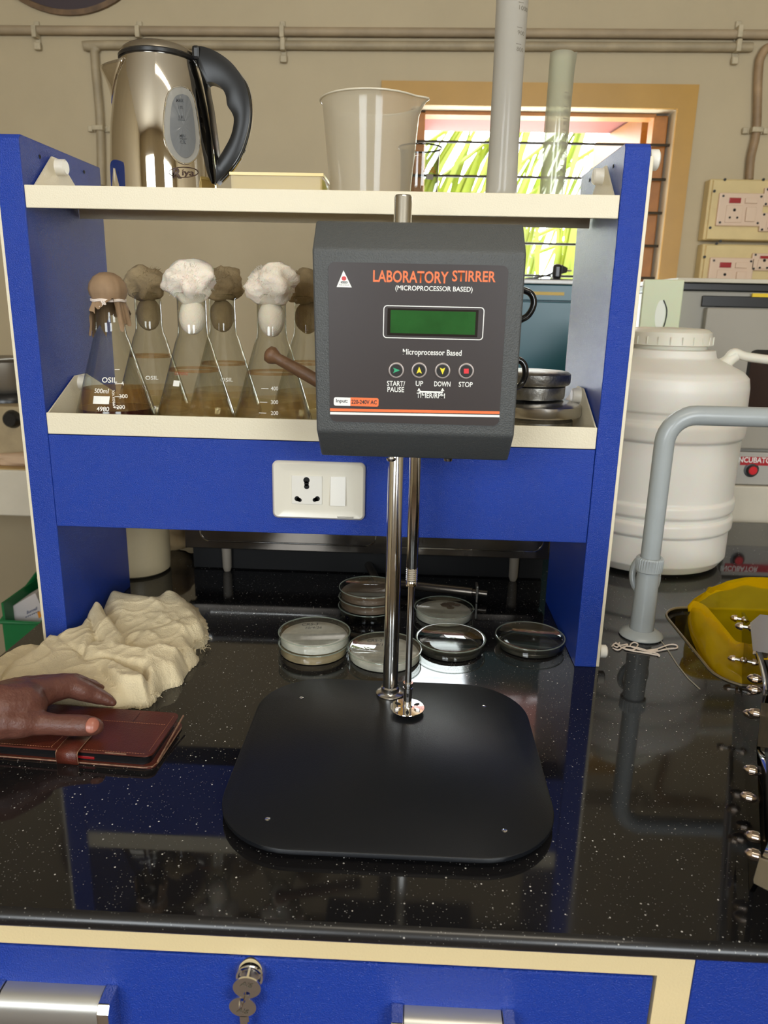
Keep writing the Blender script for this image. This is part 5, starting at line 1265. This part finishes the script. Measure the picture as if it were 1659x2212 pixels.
obj('knob', ydisc([(0, .02), (.018, .02), (.022, .015), (.026, .002), (.026, 0)], (c.x, 1.019, c.z)), blackp, hp, smooth=40)
hz = at(20, 878, 'y', 1.02).z
bxr = at(18, 862, 'y', 1.15)
obj('burner', lathe(bxr.x, 1.16, [(.09, hz), (.09, hz+.012), (.08, hz+.024), (0, hz+.024)], seg=40), blackp, hp, smooth=40)
pz = hz+.0245
pot = thing('cooking_pot', 'dull aluminium pot on the hot plate at the left edge', 'pot', (bxr.x, 1.16, pz))
hzt = at(20, 775, 'y', 1.10).z
obj('body', lathe(bxr.x, 1.16, [(0, pz), (.055, pz), (.066, pz+.012), (.072, hzt-.012), (.084, hzt-.002), (.084, hzt), (.070, hzt-.008), (.064, pz+.012), (0, pz+.004)], seg=48), mat('dull_aluminium', (.36, .33, .28, 1), .4, .8), pot, smooth=40)
c = at(42, 998, 'y', .93)
single('folded_cloth', wool(c.x+.02, .96, .093, .10, .035, .018, 44, .3), mat('pinkish_cloth', rgb(196, 168, 140), .9), (c.x, .96, .077), 'pinkish cloth rumpled at the front of the side table', 'cloth', smooth=180)
yb2 = .72
bn = thing('green_basket', 'green plastic basket low behind the worktop at the left edge', 'basket', (-.83, yb2+.1, ZF))
def bz(v, y=yb2): return at(60, v, 'y', y).z
ba, bb = at(4, 1340, 'y', yb2).x, at(66, 1340, 'y', yb2).x+.03
gr = mat('green_plastic', rgb(22, 110, 60), .4)
bm = nb(); zb0, zb1 = bz(1440), bz(1345)
add_box(bm, ba, bb, yb2, yb2+.006, zb0, zb1); add_box(bm, ba, bb, yb2+.2, yb2+.206, zb0, zb1+.06); add_box(bm, ba, ba+.006, yb2+.006, yb2+.2, zb0, zb1+.05); add_box(bm, bb-.006, bb, yb2+.006, yb2+.2, zb0, zb1); add_box(bm, ba, bb, yb2, yb2+.206, zb0-.006, zb0)
obj('basket_wall', bm, gr, bn)
obj('rim', tube([(ba-.002, yb2-.002, zb1), (bb, yb2-.002, zb1), (bb, yb2+.206, zb1+.06), (ba-.002, yb2+.206, zb1+.06), (ba-.002, yb2-.002, zb1)], .006, seg=8), gr, bn)
sc_ = thing('wooden_crate', 'brown crate holding up the green basket behind the worktop', 'crate', (-.83, yb2+.1, ZF))
obj('crate_body', box(ba-.06, bb+.06, yb2-.03, yb2+.25, ZF, zb0-.0065, bev=.004), mat('crate_brown', rgb(120, 92, 66), .6, var=.3), sc_)
obj('crate_slat', box(ba-.055, ba-.01, yb2-.036, yb2-.0305, ZF+.02, zb0-.02), cream, sc_)
P_ = [at(u, v, 'y', yb2+.05) for u, v in ((16, 1316), (76, 1281), (100, 1335), (55, 1372))]
pbx = thing('paper_box', 'white printed carton tilted in the green basket', 'carton', tuple(P_[3]))
obj('carton', prism([tuple(q) for q in P_], (0, .09, 0), bev=.001), mat('white_carton', rgb(196, 190, 190), .6), pbx)
def on_box(s, u0, v0, u1, v1, m, nm):
    bm = fit(text_bm(s, .02), 1, 1)
    for v in bm.verts:
        u_ = u0+(u1-u0)*v.co.x; vv = v1-(v1-v0)*v.co.y-(u_-u0)*.45; v.co = at(u_, vv, 'y', yb2+.0492)
    obj(nm, bm, m, pbx)
on_box('Borosil', 58, 1320, 80, 1327, mat('faded_print_blue', rgb(70, 80, 110), .5), 'carton_lettering'); on_box('.......', 55, 1332, 84, 1335, MATS['faded_print_blue'], 'carton_lettering')
obj('orange_mark', prism([tuple(at(u, v, 'y', yb2+.0492)) for u, v in ((80, 1322), (86, 1320), (90, 1332), (84, 1336))], (0, .0005, 0)), mat('orange_mark', rgb(220, 140, 40), .5), pbx)
# ------------------------------------------------------------------ phone wallet
PHX, PHY, PA = -.156, -.3045, math.radians(-3.4)
wl = thing('phone_wallet', 'brown leather phone wallet with a closing strap under the hand', 'phone case', (PHX, PHY, 0), rz=PA)
lea = mat('brown_leather', rgb(88, 38, 26), .35, var=.35, vscale=25, bump=.25, bscale=500)
lea2 = mat('worn_leather_edge', rgb(150, 112, 86), .6, var=.7, vscale=160)
Lw, Dw = .205, .100
def rr_xy(x0, x1, y0, y1, r, z): return [(a, b, z) for a, _, b in rrect(x0, x1, y0, y1, r, 0, 6)]
def plate_l(name, x0, x1, y0, y1, r, z0, z1, m, tilt=0, par=wl, bev=.0006):
    bm = prism(rr_xy(x0, x1, y0, y1, r, z0), (0, 0, z1-z0), bev=0)
    for v in bm.verts: v.co.z += tilt*(v.co.x+Lw)
    return obj(name, bm, m, par)
plate_l('back_cover', -Lw, 0, 0, Dw, .010, 0, .0022, lea)
plate_l('phone', -Lw+.006, -.008, .004, Dw-.006, .010, .0024, .0118, mat('black_phone', (.008, .008, .009, 1), .14))
obj('red_key', box(-.100, -.074, .0030, .0042, .0050, .0082, bev=.0004), mat('red_phone_key', rgb(130, 20, 24), .3), wl)
fc = plate_l('front_cover', -Lw, -.004, .003, Dw-.001, .010, .0126, .0150, lea, tilt=.004)
obj('spine_edge', tube([(.0005, .010+.004*k, .004+.0012*k*.8) for k in range(2)]+[(.0008, Dw-.004, .0145)], .0012, seg=6), lea2, wl)
bm = nb(); add_tube(bm, [(-Lw+.01, -.0004, .0018), (-.012, -.0004, .0018), (-.003, .003, .0018), (.0004, .012, .0019), (.0004, Dw-.012, .0019)], .0009, seg=5); obj('worn_edge', bm, lea2, wl)
bm = nb(); add_box(bm, -.060, -.034, .0026, .0034, .0150, .0164); obj('worn_edge', bm, lea2, fc)
for p0, p1 in (((-.200, .006), (-.125, .006)), ((-.088, .006), (-.012, .006)), ((-.010, .012), (-.010, .092)), ((-.196, .070), (-.012, .070)), ((-.128, .008), (-.122, .066))):
    bm = nb(); n = int((Vector(p1)-Vector(p0)).length/.0032)
    for k in range(n):
        a = Vector(p0).lerp(Vector(p1), k/n); b = Vector(p0).lerp(Vector(p1), (k+.6)/n); zt_s = lambda q: .01515+.004*(q.x+Lw)
        add_tube(bm, [(a.x, a.y, zt_s(a)), (b.x, b.y, zt_s(b))], .0003, seg=4)
    obj('stitching', bm, mat('tan_thread', rgb(150, 96, 66), .7), fc)
obj('pocket_slit', box(-.056, -.0555, .071, .092, .0158, .0159), black_ink, fc)
bm = nb(); prof_s = [(.034, .0162), (.010, .0166), (-.0005, .0160), (-.0028, .0140), (-.0030, .0060), (-.0022, .0012), (.002, .0003)]
sec_a = [bm.verts.new((-.117, y, z)) for y, z in prof_s]; sec_b = [bm.verts.new((-.091, y, z)) for y, z in prof_s]
for k in range(len(prof_s)-1): bm.faces.new((sec_a[k], sec_a[k+1], sec_b[k+1], sec_b[k]))
strp = obj('closing_strap', bm, lea, wl, smooth=60); m_ = strp.modifiers.new('thickness', 'SOLIDIFY'); m_.thickness = .0014; m_.offset = 1
for xx in (-.117, -.091):
    obj('strap_edge', tube([(xx, y-.0008, z+.0009) for y, z in prof_s[:-1]], .0006, seg=5), lea2, strp)
# ------------------------------------------------------------------ cloth
OUT = [(-.476, -.165), (-.481, -.10), (-.476, -.03), (-.455, -.006), (-.43, -.004), (-.392, -.003), (-.390, .03), (-.389, .10), (-.386, .15), (-.36, .185), (-.31, .20), (-.262, .192), (-.222, .14), (-.192, .075), (-.183, .03), (-.196, .0), (-.179, -.035), (-.186, -.07), (-.183, -.105), (-.203, -.125), (-.206, -.168), (-.235, -.176), (-.26, -.192), (-.30, -.190), (-.35, -.186), (-.42, -.19)]
def seg_d(p, a, b):
    ab = b-a; t_ = max(0, min(1, (p-a).dot(ab)/max(ab.dot(ab), 1e-12))); return (p-(a+ab*t_)).length
def inside(p, poly):
    c_ = False; j = len(poly)-1
    for i in range(len(poly)):
        xi, yi = poly[i]; xj, yj = poly[j]
        if (yi > p[1]) != (yj > p[1]) and p[0] < (xj-xi)*(p[1]-yi)/(yj-yi)+xi: c_ = not c_
        j = i
    return c_
PO = catmull([(a, b, 0) for a, b in OUT+OUT[:1]], 5)[:-1]; POL = [(q.x, q.y) for q in PO]; PV = [Vector(q) for q in POL]
LAY = []
def layer(px, h, w_, tilt=(0, 0), zp=.03, lip=.5):
    P = [Vector(at(u, v, 'z', zp)[:2]) for u, v in px]
    P = [Vector(q[:2]) for q in catmull([(p.x, p.y, 0) for p in P+P[:1]], 3)[:-1]]
    c = sum(P, Vector((0, 0)))/len(P); LAY.append((P, [tuple(p) for p in P], h, w_, tilt, lip, c))
layer([(0, 1448), (60, 1412), (105, 1380), (150, 1385), (190, 1412), (235, 1440), (290, 1452), (335, 1482), (345, 1510), (325, 1528), (240, 1536), (120, 1530), (0, 1500)], .026, .026, (-.06, .03), .02, .35)
layer([(200, 1278), (250, 1275), (330, 1292), (358, 1272), (420, 1302), (452, 1350), (430, 1372), (360, 1372), (285, 1400), (245, 1395), (225, 1330)], .034, .030, (0, .16), .035, .45)
layer([(110, 1378), (138, 1345), (168, 1330), (205, 1335), (215, 1385), (180, 1412), (125, 1400)], .036, .020, (.1, .1), .03, .40)
layer([(262, 1396), (300, 1372), (365, 1352), (420, 1342), (456, 1360), (458, 1392), (430, 1404), (380, 1412), (300, 1410)], .031, .016, (.02, .10), .025, .55)
layer([(170, 1322), (180, 1300), (205, 1302), (240, 1330), (262, 1360), (262, 1400), (230, 1402), (205, 1372), (190, 1340)], .044, .014, (.05, .12), .04, .60)
layer([(195, 1385), (240, 1390), (300, 1402), (350, 1408), (372, 1425), (350, 1452), (300, 1440), (240, 1432), (180, 1418)], .034, .012, (.0, .05), .03, .55)
layer([(300, 1432), (340, 1412), (385, 1408), (402, 1428), (394, 1470), (350, 1500), (325, 1490), (312, 1460)], .033, .014, (-.15, .05), .02, .55)
layer([(180, 1425), (225, 1428), (275, 1442), (318, 1462), (322, 1490), (280, 1482), (225, 1462)], .034, .010, (.0, -.1), .03, .6)
layer([(390, 1392), (425, 1385), (436, 1402), (425, 1425), (398, 1430)], .020, .008, (0, 0), .01, .5)
def cloth_h(x, y):
    w1 = noise.noise(Vector((x*22, y*22, 9)))*.006; w2 = noise.noise(Vector((x*22, y*22, 5)))*.006
    p = Vector((x+w1, y+w2)); z = .008+noise.noise(Vector((x*16, y*16, 0)))*.003
    for P, PT, h, w_, tilt, lip, c in LAY:
        if not inside(p, PT): continue
        d_ = min(seg_d(p, P[k], P[(k+1) % len(P)]) for k in range(len(P)))
        f = min(1, d_/w_); f = math.sin(f*PI/2)
        q = (p-c); zz_ = (h+q.x*tilt[0]+q.y*tilt[1])*(lip+(1-lip)*f)
        zz_ *= min(1, d_/.003)**.5*.35+.65
        z = max(z, zz_)
    v3 = Vector((x, y, 0)); r1 = 1-abs(noise.noise(v3*15+Vector((2, 2, 2))))*2; r2 = 1-abs(noise.noise(v3*32+Vector((8, 1, 4))))*2
    return z+max(0, r1)**4*.0045+max(0, r2)**5*.0022+noise.noise(v3*170)*.0004
bm = nb(); st_ = .0019; nx, ny = int(.31/st_), int(.41/st_); VG = {}
for i in range(nx+1):
    for j in range(ny+1):
        x, y = -.486+i*st_, -.20+j*st_
        jx = noise.noise(Vector((x*80, y*80, 2)))*.004
        if not inside((x+jx, y+jx), POL): continue
        p = Vector((x, y)); de = min((seg_d(p, PV[k], PV[(k+1) % len(PV)]) for k in range(0, len(PV))), default=0)
        ed = min(1, de/.020); ed = math.sin(ed*PI/2)**.8
        hx = cloth_h(x, y); zc = .0015+ed*hx
        under = max(0, 1-((x+.29)**2+(y+.195)**2)/.0009)
        VG[i, j] = bm.verts.new((x+noise.noise(Vector((x*20, y*20, 7)))*.003*ed, y, zc))
for (i, j), v in list(VG.items()):
    q = [VG.get(k) for k in ((i, j), (i+1, j), (i+1, j+1), (i, j+1))]
    if all(q): bm.faces.new(q)
bmesh.ops.delete(bm, geom=[v for v in bm.verts if not v.link_faces], context='VERTS')
for e_ in [e_ for e_ in bm.edges if len(e_.link_faces) == 1]:
    pass
for _ in range(2): bmesh.ops.smooth_vert(bm, verts=bm.verts, factor=.5, use_axis_z=True, use_axis_x=False, use_axis_y=False)
r_ = bmesh.ops.extrude_edge_only(bm, edges=[e_ for e_ in bm.edges if len(e_.link_faces) == 1])
for v in [g for g in r_['geom'] if isinstance(g, bmesh.types.BMVert)]: v.co.z = .0004
def cloth_mat():
    m = mat('unbleached_cotton', rgb(222, 206, 170), .92, bump=.8, bscale=420, var=.22, vscale=16)
    return m
random.seed(21)
for (u, v, n, sp) in ((398, 1405, 26, 10), (425, 1390, 18, 8), (262, 1388, 10, 5), (335, 1500, 12, 5), (448, 1380, 14, 5), (440, 1400, 14, 4)):
    for k in range(n):
        p = at(u+random.uniform(-sp, sp), v+random.uniform(-sp, sp)*.7, 'z', .024 if v < 1410 and u < 420 else .012)
        q = p+Vector((random.uniform(-.008, .010), random.uniform(-.010, .004), random.uniform(-.004, .006)))
        m_ = (p+q)/2+Vector((random.uniform(-.004, .004), 0, random.uniform(0, .005)))
        add_tube(bm, catmull([p, m_, q], 4), .00035, seg=3, cap=False)
single('cotton_cloth', bm, cloth_mat(), (-.32, 0, 0), 'crumpled unbleached cotton cloth heaped at the left foot of the rack', 'cloth', smooth=180)
# ------------------------------------------------------------------ hand
skin = mat('dark_brown_skin', rgb(104, 64, 52), .45, bump=.35, bscale=300, sss=.06, var=.22, vscale=30)
off_ = Vector((-.40, -.27, .02))
person = thing('person', 'dark skinned hand of a person resting on a brown phone wallet', 'person', tuple(off_))
bm = nb()
def S(u, v, z, rp):
    p = at(u, v, 'z', z); return p, rp/FPX*(p-CAM).dot(fwd)
def limb(js):
    """tapered limb with rounded joints through the given joints (all limbs are merged into one skin below)"""
    J_ = [S(*j) if len(j) == 4 and isinstance(j[0], (int, float)) else j for j in js]
    for (p, r), (q, t_) in zip(J_, J_[1:]):
        n = max(3, int((q-p).length/.0025))
        for k in range(n+1):
            f = k/n; c = p.lerp(q, f); rr = r+(t_-r)*(f*f*(3-2*f))
            m4 = Matrix.Translation(c); bmesh.ops.create_icosphere(bm, subdivisions=2, radius=rr, matrix=m4)
w0 = S(-60, 1540, .058, 56)
limb([(w0[0]+Vector((-.30, -.03, .08)), .046), (w0[0]+Vector((-.15, -.012, .035)), .040), w0, S(0, 1534, .056, 60), S(45, 1526, .053, 56)])
limb([S(0, 1520, .056, 46), S(45, 1500, .060, 38)])
# index finger
limb([S(30, 1515, .056, 44), S(75, 1500, .056, 37), S(115, 1488, .055, 29), S(150, 1481, .052, 27), S(172, 1489, .046, 24), S(205, 1501, .034, 19.5), S(228, 1510, .027, 15), S(244, 1518, .022, 9)])
# middle, ring and little finger
limb([S(35, 1492, .057, 30), S(85, 1482, .056, 25), S(125, 1474, .052, 20), S(160, 1470, .046, 17), S(195, 1480, .032, 14), S(217, 1487, .024, 10)])
limb([S(10, 1492, .056, 24), S(55, 1480, .054, 21), S(95, 1474, .048, 16), S(130, 1480, .034, 14), S(155, 1488, .024, 11)])
limb([S(-10, 1495, .052, 22), S(25, 1484, .050, 18), S(60, 1480, .042, 13), S(88, 1486, .030, 11), S(105, 1492, .022, 9)])
# thumb
limb([S(-10, 1556, .052, 44), S(35, 1560, .046, 36), S(80, 1562, .040, 27), S(120, 1565, .036, 23), S(150, 1566, .034, 24), S(180, 1567, .033, 23.5), S(200, 1569, .032, 21), S(208, 1570, .0315, 17)])
body = obj('body', bm, skin, person, smooth=180)
rm = body.modifiers.new('single_skin', 'REMESH'); rm.mode = 'VOXEL'; rm.voxel_size = .0016; rm.use_smooth_shade = True
smo = body.modifiers.new('soften', 'SMOOTH'); smo.factor = .5; smo.iterations = 14
tex = bpy.data.textures.new('skin_folds', 'CLOUDS'); tex.noise_scale = .012
dm_ = body.modifiers.new('skin_folds', 'DISPLACE'); dm_.texture = tex; dm_.strength = .0012; dm_.mid_level = .5
# thumb nail
(pa_, ra_), (pb_, rb2) = S(182, 1567, .033, 23.5), S(208, 1570, .0315, 20)
nd = (pb_-pa_).normalized(); cdir = (CAM-pb_).normalized(); upv = (cdir-nd*cdir.dot(nd)).normalized(); sd = nd.cross(upv)
upv = (upv*math.cos(.12)+sd*math.sin(.12)*(1 if sd.z > 0 else -1)).normalized(); sd = nd.cross(upv)
bm = nb(); G2 = []
for i in range(11):
    t_ = i/10; row = []
    hwid = .80*math.sqrt(max(0.06, 1-(abs(t_-.5)*2)**3.2))
    for j in range(11):
        a_ = (j-5)/5*hwid; R_ = .0134-.0040*max(0, t_-.45)**1.7*4
        row.append(bm.verts.new(pa_.lerp(pb_, .38+t_*1.02)+(upv*math.cos(a_)+sd*math.sin(a_))*R_))
    G2.append(row)
for i in range(10):
    for j in range(10): bm.faces.new((G2[i][j], G2[i][j+1], G2[i+1][j+1], G2[i+1][j]))
nl = obj('thumb_nail', bm, mat('thumb_nail', rgb(160, 98, 80), .34), person, smooth=70)
nl.modifiers.new('thickness', 'SOLIDIFY').thickness = .0006
